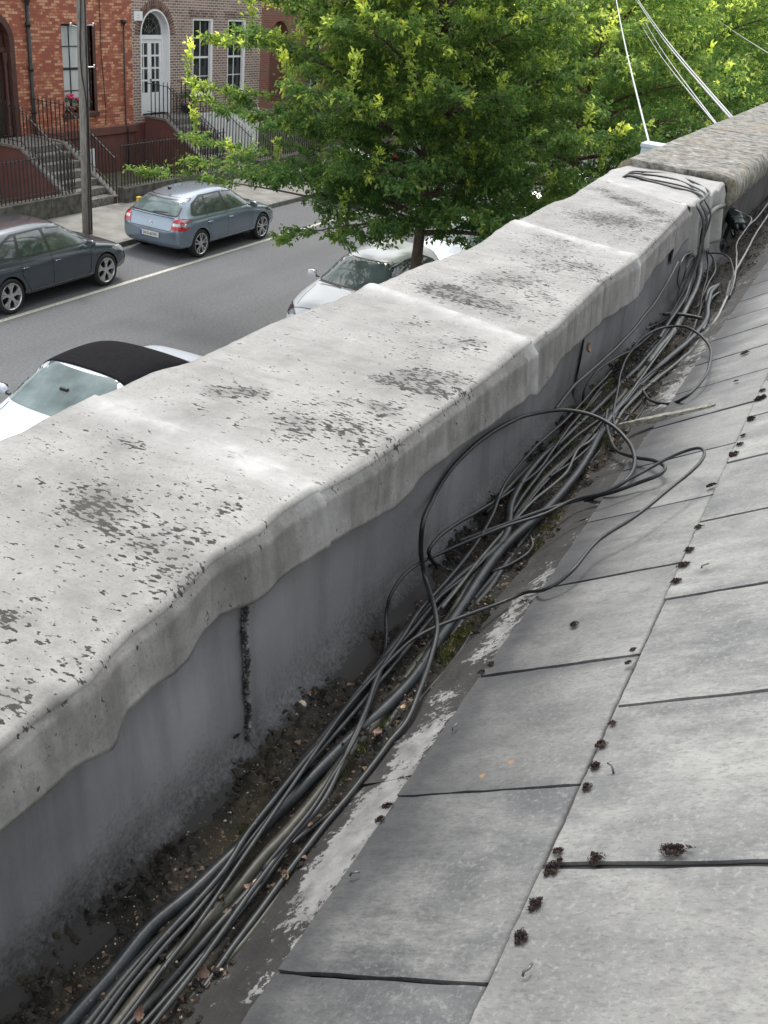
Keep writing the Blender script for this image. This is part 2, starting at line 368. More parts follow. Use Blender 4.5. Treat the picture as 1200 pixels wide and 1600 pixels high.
def cap_section(k, flap=False):
    ya, yb = SE[k], SE[k+1]; step = .011 if k < 3 else .014
    nr = int((max(yb)-min(ya))/step); 
    prof_t = np.concatenate([np.linspace(0,1,5)[:-1]*.1, .1+np.linspace(0,1,45)*.62, .72+np.linspace(0,1,8)[1:]*.06, .78+np.linspace(0,1,14)[1:]*.22])
    nc = len(prof_t); s = np.linspace(0,1,nr)[:,None]; T = np.repeat(prof_t[None,:], nr, 0)
    top = np.clip((T-.1)/.62, 0, 1)
    Y = (ya[0]*(1-top)+ya[1]*top)*(1-s) + (yb[0]*(1-top)+yb[1]*top)*s
    Y0 = Y
    yb_over = .028
    Y = Y + s**40*yb_over if k < 4 else Y
    Xo = np.interp(Y, oy, ox) + (fbm(Y*30, Y*0, 3, 3)-.5)*.006; Xi = np.interp(Y, iy, ixx)
    Zh = np.interp(Y, hy, hz)
    if flap: Zh = ZT - .19 - .05*np.clip((Y-4.1)/.7,0,1) + .012*np.sin(Y*31); Xi = Xi + .012; Xo = Xo - .012
    if k == 3: Zh = np.where(Y > 3.7, ZT-.13-.02*np.sin(Y*9), Zh)
    X = np.zeros_like(Y); Z = np.zeros_like(Y)
    o = T < .1; m = (T >= .1) & (T <= .72); c = (T > .72) & (T <= .78); f = T > .78
    und = (fbm(Y*3.1, (Xo*(1-top)+Xi*top)*6, 9+0*k, 3)-.5)*.005 + (fbm(Y*16, (Xo*(1-top)+Xi*top)*22, 31, 3)-.5)*.003
    lift = .009 * s**9 + (.003 if k % 2 else 0)
    w = np.clip(T/.1, 0, 1)
    X = np.where(o, Xo-.006*(1-w), X); Z = np.where(o, ZT-.11*(1-w)+und, Z)
    X = np.where(m, Xo*(1-top)+(Xi-.010)*top, X)
    edge = np.minimum(top, 1-top); Z = np.where(m, ZT + und + .004*np.exp(-edge/.03)*np.sin(Y*11), Z)
    a = np.clip((T-.72)/.06, 0, 1)*math.pi/2; r = .008
    X = np.where(c, Xi-r+r*np.sin(a), X); Z = np.where(c, ZT-r+r*np.cos(a)+und, Z)
    g = np.clip((T-.78)/.22, 0, 1)
    buck = (fbm(Y*4.6, Y*0+2, 17, 2)-.5)*.020 + (fbm(Y*19, g*2, 5, 2)-.5)*.009
    if flap: buck = .02*np.sin(Y*23)+.012*np.sin(Y*51+1)
    if k == 4: pass
    X = np.where(f, Xi + .004 + g*(.010+buck) , X); Z = np.where(f, (ZT-r+und)*(1-g)+Zh*g, Z)
    Z = Z + lift*np.where(f, 0, 1); X = X + np.where(f, lift + (.002 if k % 2 else 0), 0)
    if flap:
        Z = Z + np.where(f, 0, .006 + .006*np.sin(Y*38+top*5)*np.clip(top*2-.5,0,1)); 
    # masks
    R = np.zeros_like(Y)
    for P, rr, ss in BLW:
        if P[1] < min(ya)-.4 or P[1] > max(yb)+.4: continue
        d2 = ((X-P[0])/(rr*1.25))**2 + ((Y-P[1])/(rr*1.25))**2; R = R + ss*np.exp(-d2)
    R = .0 + np.clip(R, 0, .56) + .10*(fbm(X*5, Y*5, 77, 3)-.45)
    R = np.where(f | o, .0, R*np.clip(1-.3*top**6,0,1)); R = np.where(f, -.06, R)
    if flap: R = R*.3 - .15
    if k == 3: R = R + np.where(f, .0, .06)
    G = np.where(f, .85-.35*g, np.where(c, .25, .0)); 
    seam_d = np.minimum(s*(yb[0]-ya[0]), 1e3)
    B = np.exp(-(seam_d/.05)**2)*1.2*(k > 0) + np.exp(-(((1-s)*(yb[0]-ya[0]))/.035)**2)*.7
    B = B*np.where(f, .5, 1)*(.3+1.1*fbm(Y*26, X*26, 8, 3)); R = R - B*.22
    R = R + 1.05*np.exp(-(s/.012)**2)*(k > 0)*(fbm(X*18, Y*3, 5, 3) > .47)*np.where(f, .6, 1)
    if flap: B = B*0 + .3; G = G*.6
    V = np.stack([X, Y, Z], -1).reshape(-1, 3); C = np.stack([R, G, np.clip(B,0,1)], -1).reshape(-1, 3)
    o_ = npmesh('cap_flap' if flap else 'cap_sheet', V, grid_faces(nr, nc), MAT['cap'], par, True, C); PL(o_)
    sm = o_.modifiers.new('s', 'SOLIDIFY'); sm.thickness = .0035; sm.offset = -1
    return o_
for k in range(4): cap_section(k)
cap_section(4, True)['label'] = 'white draped end flap of the capping under black cables'

# masonry core (down to the street) and rendered far part
t = NT('rendered_core'); v = t.map((.5,1,1))
t.col(t.mix(t.ramp(t.noise(7, 8, .7, src=t.map((1,1,.3))), [(.4,0),(.7,.8)]), (.075,.073,.07), (.17,.165,.155))).rough(.85); t.bump(t.noise(30, 8), .6, .01)
MAT['core'] = t.m
PL(MB().box(-1.02, -.615, -2.6, 26, 0, ZT-.02).build('masonry', MAT['core'], par))

# coping stones beyond the felt
def stone_mat():
    t = NT('lichened_coping')
    c = t.ramp(t.noise(16, 12, .82), [(.38,(.03,.028,.024)),(.46,(.13,.124,.108)),(.54,(.24,.233,.208)),(.64,(.42,.41,.37))])
    c = t.mix(t.ramp(t.noise(6, 5), [(.55,0),(.75,.7)]), c, (.26,.19,.12))
    c = t.mix(t.ramp(t.noise(3.2, 4, src=t.map(loc=(3,3,3))), [(.58,0),(.7,.4)]), c, (.30,.24,.08))
    t.col(c).rough(.9); t.bump(t.noise(60, 9, .75), .55, .012); return t.m
MAT['coping'] = stone_mat()
cy = 4.80
for i, ln in enumerate([1.02, .98, .9, 1.0, .95, 1.0, .9, 1, 1, 1, 1, 1, 1, 1, 1]):
    y0, y1 = cy+.009, cy+ln-.009; cy += ln
    nr, nc = int((y1-y0)/.02)+2, 30
    s_ = np.linspace(0,1,nr)[:,None]*np.ones((1,nc)); u = np.linspace(0,1,nc)[None,:]*np.ones((nr,1))
    # ring cross-section: outer drop, top, inner drop, underside
    X = np.interp(u, [0,.12,.2,.75,.82,.92,1], [-1.06,-1.06,-1.05,-.592,-.582,-.58,-.65]); Z = np.interp(u, [0,.15,.2,.75,.79,.92,1], [ZT-.07,ZT-.006,ZT+.003,ZT+.003,ZT-.006,ZT-.065,ZT-.075])
    Yg = y0+(y1-y0)*s_; n = (fbm(Yg*14+u*3, X*14+Z*9, 50+i, 4)-.5)
    X = X + n*.012*(u>.78); Z = Z + n*.010 + (vnoise(Yg*1.3, Yg*0, 60+i)-.5)*.004
    o = npmesh('coping_stone', np.stack([X,Yg,Z],-1).reshape(-1,3), grid_faces(nr,nc), MAT['coping'], par, True); PL(o)
    sm = o.modifiers.new('s','SOLIDIFY'); sm.thickness = .04; sm.offset = -1

# felt lining of the inner wall face, curving out onto the gutter floor
def lining_mat():
    t = NT('wall_lining'); a = t.attr('Col'); sp = t.n('ShaderNodeSeparateColor'); t.l(a.outputs['Color'], sp.inputs[0])
    c = t.ramp(t.noise(4.5, 6), [(.3,(.165,.168,.175)),(.7,(.245,.249,.256))])
    c = t.mix(t.ramp(t.noise(160, 2), [(.45,0),(.75,.35)]), c, (.24,.245,.25))
    run = t.ramp(t.noise(15, 5, .6, src=t.map((1,1,.08))), [(.45,0),(.7,.5)]); c = t.mix(run, c, (.085,.085,.087))
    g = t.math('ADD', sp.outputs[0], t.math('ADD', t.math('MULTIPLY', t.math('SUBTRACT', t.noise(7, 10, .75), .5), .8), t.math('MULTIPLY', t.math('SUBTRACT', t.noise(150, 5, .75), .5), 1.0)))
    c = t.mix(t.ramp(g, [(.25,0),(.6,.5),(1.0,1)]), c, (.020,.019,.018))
    c = t.mix(t.ramp(t.math('ADD', g, t.math('MULTIPLY', t.math('SUBTRACT', t.noise(90,3), .5), .8)), [(.30,0),(.40,.22),(.5,0)]), c, (.21,.22,.20))
    t.set(Specular_IOR_Level=.28); t.col(c).rough(.65); t.bump(t.noise(90, 5), .25, .004); return t.m
MAT['lining'] = lining_mat()
by, bx = curve_of([(0,1530),(130,1410),(375,1165),(500,1040),(640,900),(780,750),(880,640),(960,560),(1050,470)], z=ZF+.02)
PY = [-2.5, at(378,1080,x=-.59)[1], at(725,740,x=-.59)[1], at(905,560,x=-.59)[1], 3.3, 5.0]
for k in range(5):
    y0, y1 = PY[k], PY[k+1]+.02; nr = int((y1-y0)/.02)+2; nc = 26
    s_ = np.linspace(0,1,nr)[:,None]; u = np.linspace(0,1,nc)[None,:]; Y = y0+(y1-y0)*s_+0*u
    z0 = ZT-.03; q = np.clip((u-.72)/.28,0,1)
    Zc = z0*(1-np.clip(u/.72,0,1)) + (ZF+.045)*np.clip(u/.72,0,1)
    Z = Zc + 0*Y - .042*np.sin(q*math.pi/2); X = -.602 + .0*Y + np.interp(Y, by, bx+.6)*np.clip(u*1.2,0,1) + .055*(1-np.cos(q*math.pi/2))
    bul = (fbm(Y*2.4, u*1.3+0*Y, 40+k, 2)-.5)*.028*np.sin(np.clip(u*1.25,0,1)*math.pi) + (fbm(Y*8, u*3+0*Y, 4, 2)-.5)*.006
    if k == 4: bul = bul*2.2
    X = X + bul + .003*(k % 2) + .0035*(k % 2 == 0)*s_**30
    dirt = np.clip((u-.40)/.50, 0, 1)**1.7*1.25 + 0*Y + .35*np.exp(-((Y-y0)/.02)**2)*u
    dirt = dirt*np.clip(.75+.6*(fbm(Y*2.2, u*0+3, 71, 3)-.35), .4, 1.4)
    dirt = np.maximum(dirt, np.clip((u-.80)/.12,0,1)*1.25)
    o = npmesh('wall_lining', np.stack([X,Y,Z],-1).reshape(-1,3), grid_faces(nr,nc), MAT['lining'], par, True, np.stack([dirt,dirt,dirt],-1).reshape(-1,3)); PL(o)
# sealant bead down the first lining joint
MAT['sealant'] = pm('sealant', (.03,.03,.03), (.3,.3,.29), 60, .6, .6, 120, lo=.5, hi=.7)
pts = []; 
for i in range(150):
    u = i/149; z = (ZT-.08)*(1-u)+(ZF+.03)*u; pts.append((-.592+.004*math.sin(i*1.7)+float(np.interp(PY[1], by, bx)+.6)*u, PY[1]+.0025*math.sin(i*.12)+.0008*random.uniform(-1,1), z))
PL(MB().tube(pts, [.0008+.0016*random.random()+.0012*abs(math.sin(i*.31)) for i in range(150)], 6).build('sealant_bead', MAT['sealant'], par, True))

# ---------------- gutter
gut = empty('roof_gutter', (-.45, 3, ZF), 'dark lined box gutter full of mud between parapet wall and slates', 'gutter')
def mud_mat():
    t = NT('gutter_mud')
    c = t.ramp(t.noise(9, 9, .7), [(.32,(.007,.0065,.006)),(.5,(.020,.018,.015)),(.68,(.052,.044,.035))])
    c = t.mix(t.ramp(t.noise(170, 2), [(.66,0),(.74,.7)]), c, (.22,.2,.16))
    c = t.mix(t.ramp(t.noise(5, 5, src=t.map(loc=(5,1,0))), [(.56,0),(.72,.55)]), c, (.075,.06,.03))
    t.set(Specular_IOR_Level=.3); t.col(c).rough(.8); t.bump(t.noise(70, 8, .7), .8, .008); return t.m
MAT['mud'] = mud_mat()
nr, nc = 1400, 46
yy = np.concatenate([np.linspace(-2.5, .2, 150), np.linspace(.2, 4.2, 950)[1:], np.linspace(4.2, 14, 302)[1:]]); nr = len(yy)
Y = yy[:,None]+np.zeros((1,nc)); xx = np.linspace(-.60, -.36, nc)[None,:]; X = xx+0*Y
n1 = fbm(X*70, Y*70, 2, 4); n2 = fbm(X*13, Y*9, 6, 3); n3 = fbm(X*5, Y*4, 12, 3)
amp = np.clip((n2-.36)*5, 0, 1)
Z = ZF + .003 + amp*(.003+.034*np.abs(n1-.5)*2) + .010*np.clip((n3-.5)*3,0,1) + .012*np.clip((X+.47)/.1, 0, 1)*n2
Z = Z - .004*np.exp(-((X+.56)/.02)**2)
PL(npmesh('mud_bed', np.stack([X,Y,Z],-1).reshape(-1,3), grid_faces(nr,nc), MAT['mud'], gut, True))

# sloping apron between the gutter floor and the slates, worn white paint on dark felt
def apron_mat():
    t = NT('worn_apron'); a = t.attr('Col'); sp = t.n('ShaderNodeSeparateColor'); t.l(a.outputs['Color'], sp.inputs[0])
    v = t.math('ADD', t.math('ADD', sp.outputs[0], t.math('MULTIPLY', t.math('SUBTRACT', t.noise(75, 7, .75), .5), 3.4)), t.math('MULTIPLY', t.math('SUBTRACT', t.noise(16,5), .5), 2.0))
    d = t.ramp(t.noise(12, 6), [(.3,(.022,.021,.021)),(.7,(.05,.049,.048))])
    c = t.mix(t.ramp(v, [(.46,0),(.56,1)]), d, t.ramp(t.noise(30,5), [(.3,(.15,.15,.147)),(.7,(.33,.33,.325))]))
    t.col(c).rough(.7); t.bump(t.math('ADD', v, t.noise(120,3)), .3, .004); return t.m
MAT['apron'] = apron_mat()
WHITE = [(640,1170,.04,.9),(670,1140,.03,.8),(700,1110,.02,.2),(700,1075,.02,.7),(560,1290,.04,.95),(600,1245,.03,.8),(530,1330,.04,.9),(500,1370,.025,.6),(470,1430,.02,.5),(450,1500,.015,.4),(400,1560,.015,.4),
         (770,1010,.04,.8),(800,965,.03,.8),(830,930,.03,.6),(860,890,.03,.7),(890,850,.02,.3),(960,730,.03,.5),(930,790,.03,.4),(1050,620,.05,.8),(1080,575,.06,.8),(1060,600,.05,.7),(1100,540,.06,.6),(1020,690,.04,.5)]
WW = [(at(u,v,z=ZE-.02), r, s) for u,v,r,s in WHITE]
ay = [-2.5, at(625,1213,z=ZE-.02)[1], at(905,805,z=ZE-.02)[1], 2.9, 6, 14]
for k in range(5):
    y0, y1 = ay[k], ay[k+1]+.015; nr = int((y1-y0)/.012)+2; nc = 22
    Y = np.linspace(y0,y1,nr)[:,None]+np.zeros((1,nc)); u = np.linspace(0,1,nc)[None,:]
    X = -.405+.15*u+0*Y; Z = np.where(X < XE, ZF+.012+(X+.405)/(XE+.405)*(ZE-.004-ZF-.012), ZE-.004+(X-XE)*math.tan(PITCH)*.98)
    Z = Z + (fbm(Y*8, X*20, 3+k, 3)-.5)*.008 + .002*(k%2) 
    X = X + (fbm(Y*6, Y*0, 19, 3)-.5)*.02*(1-u)
    Rm = np.zeros_like(X)-.15
    for P, r, s in WW: Rm = Rm + .8*s*np.exp(-(((X-P[0])/(.033))**2 + ((Y-P[1])/(r*2.1))**2))
    Rm = Rm + (Y > 2.6)*.25
    PL(npmesh('apron', np.stack([X,Y,Z],-1).reshape(-1,3), grid_faces(nr,nc), MAT['apron'], gut, True, np.stack([Rm,Rm,Rm],-1).reshape(-1,3)))
    o = COL.objects[-1] if False else None

# ---------------- slate roof
roof = empty('slate_roof', (XE, 3, ZE), 'pitched roof of large weathered grey slates rising beside the gutter', 'roof')
ORN = [(755,1217,.006,1.2),(748,1222,.004,1),(906,1384,.004,1.0),(884,1415,.003,.9),(597,1468,.004,.7),(620,1563,.004,.6),(500,1580,.008,.45),(800,1195,.012,.3),(1065,740,.008,.6),(1107,893,.004,.8),(1000,905,.003,.4)]
def on_slope(u, v):
    d = R3 @ np.array([u-600, -(v-800), -FPX], float); n = np.array([-math.sin(PITCH), 0, math.cos(PITCH)]); P0 = np.array([XE, 0, -.925])
    q = d*(n@P0)/(n@d); return q + np.array([0,0,CAMZ])
ORW = [(on_slope(u,v), r, s) for u,v,r,s in ORN]
def slate_mat():
    t = NT('weathered_slates'); g = t.n('ShaderNodeNewGeometry'); rnd = g.outputs['Random Per Island']
    v = t.map((1, 3.2, 1), src=t.co)
    off = t.n('ShaderNodeVectorMath', operation='ADD'); cb = t.n('ShaderNodeCombineXYZ'); t.l(t.math('MULTIPLY', rnd, 37), cb.inputs[0]); t.l(t.math('MULTIPLY', rnd, 91), cb.inputs[1])
    t.l(t.co, off.inputs[0]); t.l(cb.outputs[0], off.inputs[1]); oc = off.outputs[0]
    st = t.noise(6, 12, .76, src=t.map((.62,1.6,.62), src=oc)); cl = t.noise(3.4, 7, .66, src=oc)
    c = t.ramp(st, [(.33,(.048,.050,.055)),(.44,(.12,.123,.125)),(.54,(.225,.227,.224)),(.66,(.38,.38,.36))])
    c = t.mix(t.ramp(cl, [(.36,.0),(.64,.6)]), c, (.33,.33,.315))
    c = t.mix(t.ramp(t.noise(3.3, 4, src=t.map(loc=(4,8,1), src=oc)), [(.48,0),(.66,.8)]), c, (.075,.078,.085))
    c = t.mix(t.math('MULTIPLY', t.math('SUBTRACT', rnd, .45), .7, clamp=True), c, (.27,.268,.255))
    c = t.mix(t.ramp(t.noise(190, 5, .7, src=t.map((.6,1.5,.6), src=oc)), [(.50,0),(.64,.5)]), c, (.07,.07,.074))
    c = t.mix(t.ramp(t.noise(150, 5, .75, src=t.map(loc=(7,7,7), src=oc)), [(.52,0),(.66,.5)]), c, (.34,.34,.33))
    c = t.mix(t.ramp(t.noise(26, 9, .8, src=t.map((.7,1.4,.7), loc=(1,5,2), src=oc)), [(.50,0),(.68,.5)]), c, (.075,.076,.08))
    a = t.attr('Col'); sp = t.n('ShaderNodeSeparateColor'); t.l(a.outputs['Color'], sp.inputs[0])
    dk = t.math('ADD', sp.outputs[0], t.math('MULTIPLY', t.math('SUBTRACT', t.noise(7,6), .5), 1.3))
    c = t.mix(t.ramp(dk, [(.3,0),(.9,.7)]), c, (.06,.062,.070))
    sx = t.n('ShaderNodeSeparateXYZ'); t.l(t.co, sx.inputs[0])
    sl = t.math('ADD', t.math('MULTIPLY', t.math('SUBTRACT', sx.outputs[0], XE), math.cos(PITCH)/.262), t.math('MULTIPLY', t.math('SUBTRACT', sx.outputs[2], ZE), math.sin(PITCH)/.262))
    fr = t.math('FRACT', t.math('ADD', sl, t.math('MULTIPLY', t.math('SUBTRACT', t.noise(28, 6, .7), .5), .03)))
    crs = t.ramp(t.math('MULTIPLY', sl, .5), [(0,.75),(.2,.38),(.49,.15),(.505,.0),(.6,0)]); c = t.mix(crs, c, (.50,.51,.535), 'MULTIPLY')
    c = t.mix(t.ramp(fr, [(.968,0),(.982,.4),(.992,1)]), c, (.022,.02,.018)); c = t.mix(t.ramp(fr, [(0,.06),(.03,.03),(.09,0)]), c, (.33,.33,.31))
    wob = t.math('MULTIPLY', t.math('SUBTRACT', t.noise(260, 4, .7), .5), .009)
    for (P, r, st_) in [(p_, r_*.62, s_) for p_, r_, s_ in ORW]:        # small orange lichen rosettes and rings
        vd = t.n('ShaderNodeVectorMath', operation='DISTANCE'); t.l(t.co, vd.inputs[0]); vd.inputs[1].default_value = [float(q) for q in P]
        d_ = t.math('ADD', vd.outputs['Value'], wob)
        if st_ > 1.1: d_ = t.math('ABSOLUTE', t.math('SUBTRACT', d_, r*1.1)); r = r*.5
        m_ = t.math('MULTIPLY', t.math('SUBTRACT', 1.0, t.math('DIVIDE', d_, r), clamp=True), 2.2, clamp=True)
        c = t.mix(t.math('MULTIPLY', m_, min(.9, .3+st_*.5)), c, (.45,.21,.06))
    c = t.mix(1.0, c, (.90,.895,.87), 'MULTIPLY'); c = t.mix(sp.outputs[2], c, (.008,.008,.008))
    t.col(c).rough(t.ramp(st, [(.3,.42),(.7,.62)])); t.bump(t.math('ADD', t.math('MULTIPLY', t.noise(14,8,src=oc), .5), t.math('MULTIPLY', t.noise(160,4), .35)), .16, .005); return t.m
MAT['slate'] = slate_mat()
cp, sp_ = math.cos(PITCH), math.sin(PITCH)
VV = []; FF = []; CC = []; base = 0
TH = .0055; GAUGE = .262; 
for c in range(17):
    off = 0.5814 + (.155 if c % 2 else 0)
    for k in range(-10, 44):
        y0 = off + .2945*k + random.uniform(-.0012,.0012) + .0022; y1 = y0 + .2945 - (.005 if c == 0 else .0072) - .0016*max(0, min(3, .2945*k)) - random.uniform(0,.0022)
        if c > 5 and (k % 1): continue
        nx, ny = (14, 14) if (c < 4 and 0 <= y0 < 4) else (4, 4)
        av = np.concatenate([np.linspace(0,.512,nx-3),[.516,.75,1]]) if nx > 5 else np.linspace(0,1,nx)
        a, b = np.meshgrid(av, np.linspace(0,1,ny), indexing='ij')
        ln = GAUGE*2.0 if c else GAUGE*2
        s0 = c*GAUGE + random.uniform(-.003,.003)
        sl = s0 + a*ln*.98; nh = TH*1.6*(1-a*1.0) + (fbm((b+k*3)*1.5, (a+c*5)*1.5, 33, 2)-.5)*.0012
        yw = y0 + b*(y1-y0)
        if nx > 5: # chipped edges
            sl = sl + np.where(a == 0, (fbm(yw*60, yw*0+c, 21, 3)-.5)*.005, 0); yw = yw + np.where((b==0)|(b==1), (fbm(sl*50, sl*0+k, 22, 3)-.5)*.0042, 0)
        X = XE + sl*cp - nh*sp_; Z = ZE + sl*sp_ + nh*cp + TH*.4
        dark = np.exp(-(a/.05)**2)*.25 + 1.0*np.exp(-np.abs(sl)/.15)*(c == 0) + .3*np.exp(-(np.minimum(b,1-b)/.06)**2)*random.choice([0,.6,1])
        orn = np.zeros_like(X)
        for P, r, s in ORW: orn = orn + s*np.exp(-((X-P[0])**2+(yw-P[1])**2)/(r*r*1.3))
        top = np.stack([X,yw,Z],-1).reshape(-1,3); bot = top - np.array([-sp_*TH, 0, cp*TH])
        VV.append(np.vstack([top,bot])); m = nx*ny
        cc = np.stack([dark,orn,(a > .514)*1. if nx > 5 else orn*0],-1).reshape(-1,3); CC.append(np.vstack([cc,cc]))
        gf = grid_faces(nx,ny); fs = [gf[:,::-1], gf+m]
        ring = [(i,i+1) for i in range(ny-1)] + [(i*ny+ny-1,(i+1)*ny+ny-1) for i in range(nx-1)] + [((nx-1)*ny+i+1,(nx-1)*ny+i) for i in range(ny-2,-1,-1)] + [((i+1)*ny,i*ny) for i in range(nx-2,-1,-1)]
        fs.append(np.array([(p,q,q+m,p+m) for p,q in ring]))
        FF.append(np.vstack(fs)+base); base += 2*m
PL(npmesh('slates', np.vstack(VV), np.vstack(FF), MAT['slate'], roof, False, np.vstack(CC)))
MAT['underfelt'] = pm('underlay', (.008,.008,.008), (.02,.02,.019), 20, .9)
o = MB().add([(XE+.004,-2.4,ZE-.006),(XE+3.9,-2.4,ZE-.006+3.9*math.tan(PITCH)),(XE+3.9,14,ZE-.006+3.9*math.tan(PITCH)),(XE+.004,14,ZE-.006)], [(0,1,2,3)]).build('underlay', MAT['underfelt'], roof); PL(o)
PL(MB().box(XE+.02, 7.2, -2.4, 14, 0.0, ZE-.05).build('house_wall', MAT['red_brick'], roof))
PL(MB().add([(3.6,-2.4,ZE+3.93*math.tan(PITCH)),(3.6,14,ZE+3.93*math.tan(PITCH)),(7.3,14,ZE),(7.3,-2.4,ZE)], [(0,1,2,3)]).build('rear_slope', MAT['slate_roof'], roof))

# ------------------------------------------------------------------ cables in the gutter
def cable_mat(name, c1, c2, dust, amt=.5, rough=.42):
    t = NT(name)
    c = t.ramp(t.noise(30, 5), [(.35,c1),(.7,c2)])
    g = t.n('ShaderNodeNewGeometry'); sx = t.n('ShaderNodeSeparateXYZ'); t.l(g.outputs['Normal'], sx.inputs[0])
    d = t.math('MULTIPLY', t.math('MULTIPLY', t.ramp(t.noise(38, 8, .7), [(.42,0),(.7,1)]), t.math('ADD', t.math('MULTIPLY', sx.outputs[2], .5), .5)), amt)
    c = t.mix(d, c, dust); c = t.mix(t.ramp(t.noise(230,3), [(.66,0),(.74,.6)]), c, (.2,.19,.16))
    t.set(Specular_IOR_Level=.38); t.col(c).rough(rough); t.bump(t.noise(120,5), .15, .002); return t.m
MAT['cb'] = cable_mat('black_cable', (.011,.013,.015), (.022,.025,.027), (.10,.097,.088), .22, .42)
MAT['cblue'] = cable_mat('blue_black_cable', (.012,.015,.018), (.022,.027,.031), (.10,.10,.095), .25, .38)
MAT['cgrey'] = cable_mat('grey_cable', (.055,.058,.058), (.095,.10,.096), (.16,.155,.14), .5, .42)
MAT['colive'] = cable_mat('olive_cable', (.024,.025,.020), (.042,.042,.033), (.13,.12,.085), .4, .45)
MAT['cwhite'] = cable_mat('white_cable', (.20,.20,.19), (.32,.32,.305), (.14,.13,.11), .5, .45)

def path(px, hs):
    """photo pixels + heights over the gutter floor -> world points"""
    hs = hs if hasattr(hs, '__len__') else [hs]*len(px)
    if len(hs) != len(px): hs = np.interp(np.linspace(0,1,len(px)), np.linspace(0,1,len(hs)), hs)
    out = []
    for (u, v), h in zip(px, hs):
        P = at(u, v, z=ZF+h)
        if P[0] > XE-.03 and P[2] < ZE+.012+max(0, P[0]-XE)*math.tan(PITCH)+max(0, h-.05)*.4:   # rests on the slates
            d = R3 @ np.array([u-600, -(v-800), -FPX], float); n = np.array([-math.sin(PITCH), 0, math.cos(PITCH)])
            q = d*(n @ np.array([XE, 0, -.915+max(0, h-.05)*.4]))/(n @ d); P = q+np.array([0,0,CAMZ])
        if P[0] < -.545 and P[2] < ZF+.06: P = at(u, v, x=-.545)
        if P[0] < -.575 and P[2] < ZT-.02: P = at(u, v, x=-.572)                                  # leans on the wall lining
        out.append(P)
    return out
def cable(label, px, r, h, m='cb', group='cables lying in the gutter', extend=True, ties=(), pts=None, far=None):
    r *= 1.12
    P = pts if pts is not None else path(px, h)
    P = [np.array(p) for p in P]
    if extend and px[0][1] > 1500:
        d = (P[0]-P[1]); d /= np.linalg.norm(d); d[2] = 0
        P = [P[0]+d*1.1, P[0]+d*.4] + P
    if far: P = P + [np.array(f) for f in far]
    Q = spline(P, max(.008, r*1.6))
    wob = (fbm(np.arange(len(Q))*.07, np.zeros(len(Q)), random.random()*50, 2)-.5)*r*.9
    Q[:,0] += wob
    V, F = tube_geo(Q, r, 10 if r > .005 else 8)
    me = bpy.data.meshes.new('cable'); me.from_pydata(V, [], F)
    o = link('cable', me, MAT[m], None, True); tag(o, label, 'cable', group)
    # anchor the origin at the cable's first point
    c = Vector([float(a) for a in P[len(P)//2]]); me.transform(Matrix.Translation(-c)); o.location = c
    for f in ties:
        q = Q[int(f*(len(Q)-2))]; q2 = Q[int(f*(len(Q)-2))+1]; d = (q2-q)/np.linalg.norm(q2-q)
        b = MB().tube([q-d*.002-c, q+d*.002-c], r+.0012, 10).build('cable_tie', MAT['black_plastic'], o)
    return o

A_ = [(104,1600),(171,1525),(233,1450),(300,1395),(362,1337),(437,1267),(487,1217),(550,1154),(592,1117),(646,1058),(687,997),(720,947),(767,877),(803,837),(850,800),(888,757),(923,704),(946,663),(990,611),(1025,579),(1060,547),(1092,517),(1104,500),(1106,477),(1110,458),(1122,446)]
cable('thickest blue-black cable, leftmost at the bottom edge and nearest the bare mud', A_, .0088, [.012,.012,.013,.014,.015,.016,.016,.016,.016,.018,.02,.02,.03,.03,.03,.03,.03,.03,.02,.02,.03,.03,.04,.05,.05,.03], 'cblue')
Z_ = [(183,1600),(250,1517),(308,1458),(362,1400),(410,1343),(454,1298),(500,1240),(548,1175),(590,1120),(640,1050),(690,985),(735,910),(783,845),(815,797),(850,750),(900,706),(950,645),(1012,570),(1035,543),(1058,512),(1076,477),(1090,432),(1094,395),(1099,357),(1111,333),(1132,321)]
cable('thick olive-stained cable in the middle of the bundle', Z_, .0082, [.010,.010,.010,.011,.012,.012,.014,.012,.012,.012,.012,.012,.012,.014,.014,.014,.014,.014,.02,.03,.04,.06,.09,.14,.18,.20], 'colive')
cable('thick pale grey conduit arching up beside the draped flap to the junction box', [(1012,568),(1030,545),(1055,515),(1075,477),(1091,432),(1095,395),(1100,357),(1112,332),(1131,320)], .0092, [.02,.025,.03,.045,.065,.09,.14,.18,.20], 'cgrey', extend=False)
Q_ = [(140,1600),(200,1522),(262,1458),(318,1402),(370,1335),(420,1268),(470,1200),(520,1135),(570,1072),(603,1026),(632,988),(677,938),(725,895),(768,862),(790,835),(797,790),(813,757),(837,723),(883,683),(940,630),(985,585),(1020,548),(1048,510)]
cable('thick black cable bulging left of the bundle below the big loop', Q_, .0072, [.01,.01,.012,.012,.018,.02,.02,.02,.022,.024,.024,.024,.02,.03,.035,.035,.03,.03,.02,.02,.02,.02,.02], 'cb', ties=(.62,))
D_ = [(192,1598),(250,1521),(308,1446),(354,1379),(400,1312),(440,1252),(487,1183),(530,1122),(565,1078),(610,1030),(643,1000),(680,980),(733,960),(787,940),(817,927),(850,921),(870,911),(894,891),(937,844),(990,809),(1037,771),(1077,739),(1094,722),(1100,707),(1090,700),(1067,706),(1037,719),(990,745),(946,768),(897,780),(850,803),(797,820),(737,843),(683,867),(650,883),(625,906),(610,932),(604,960),(603,990),(597,1037),(583,1083),(563,1133),(545,1172),(520,1213),(490,1262),(455,1305),(410,1360)]
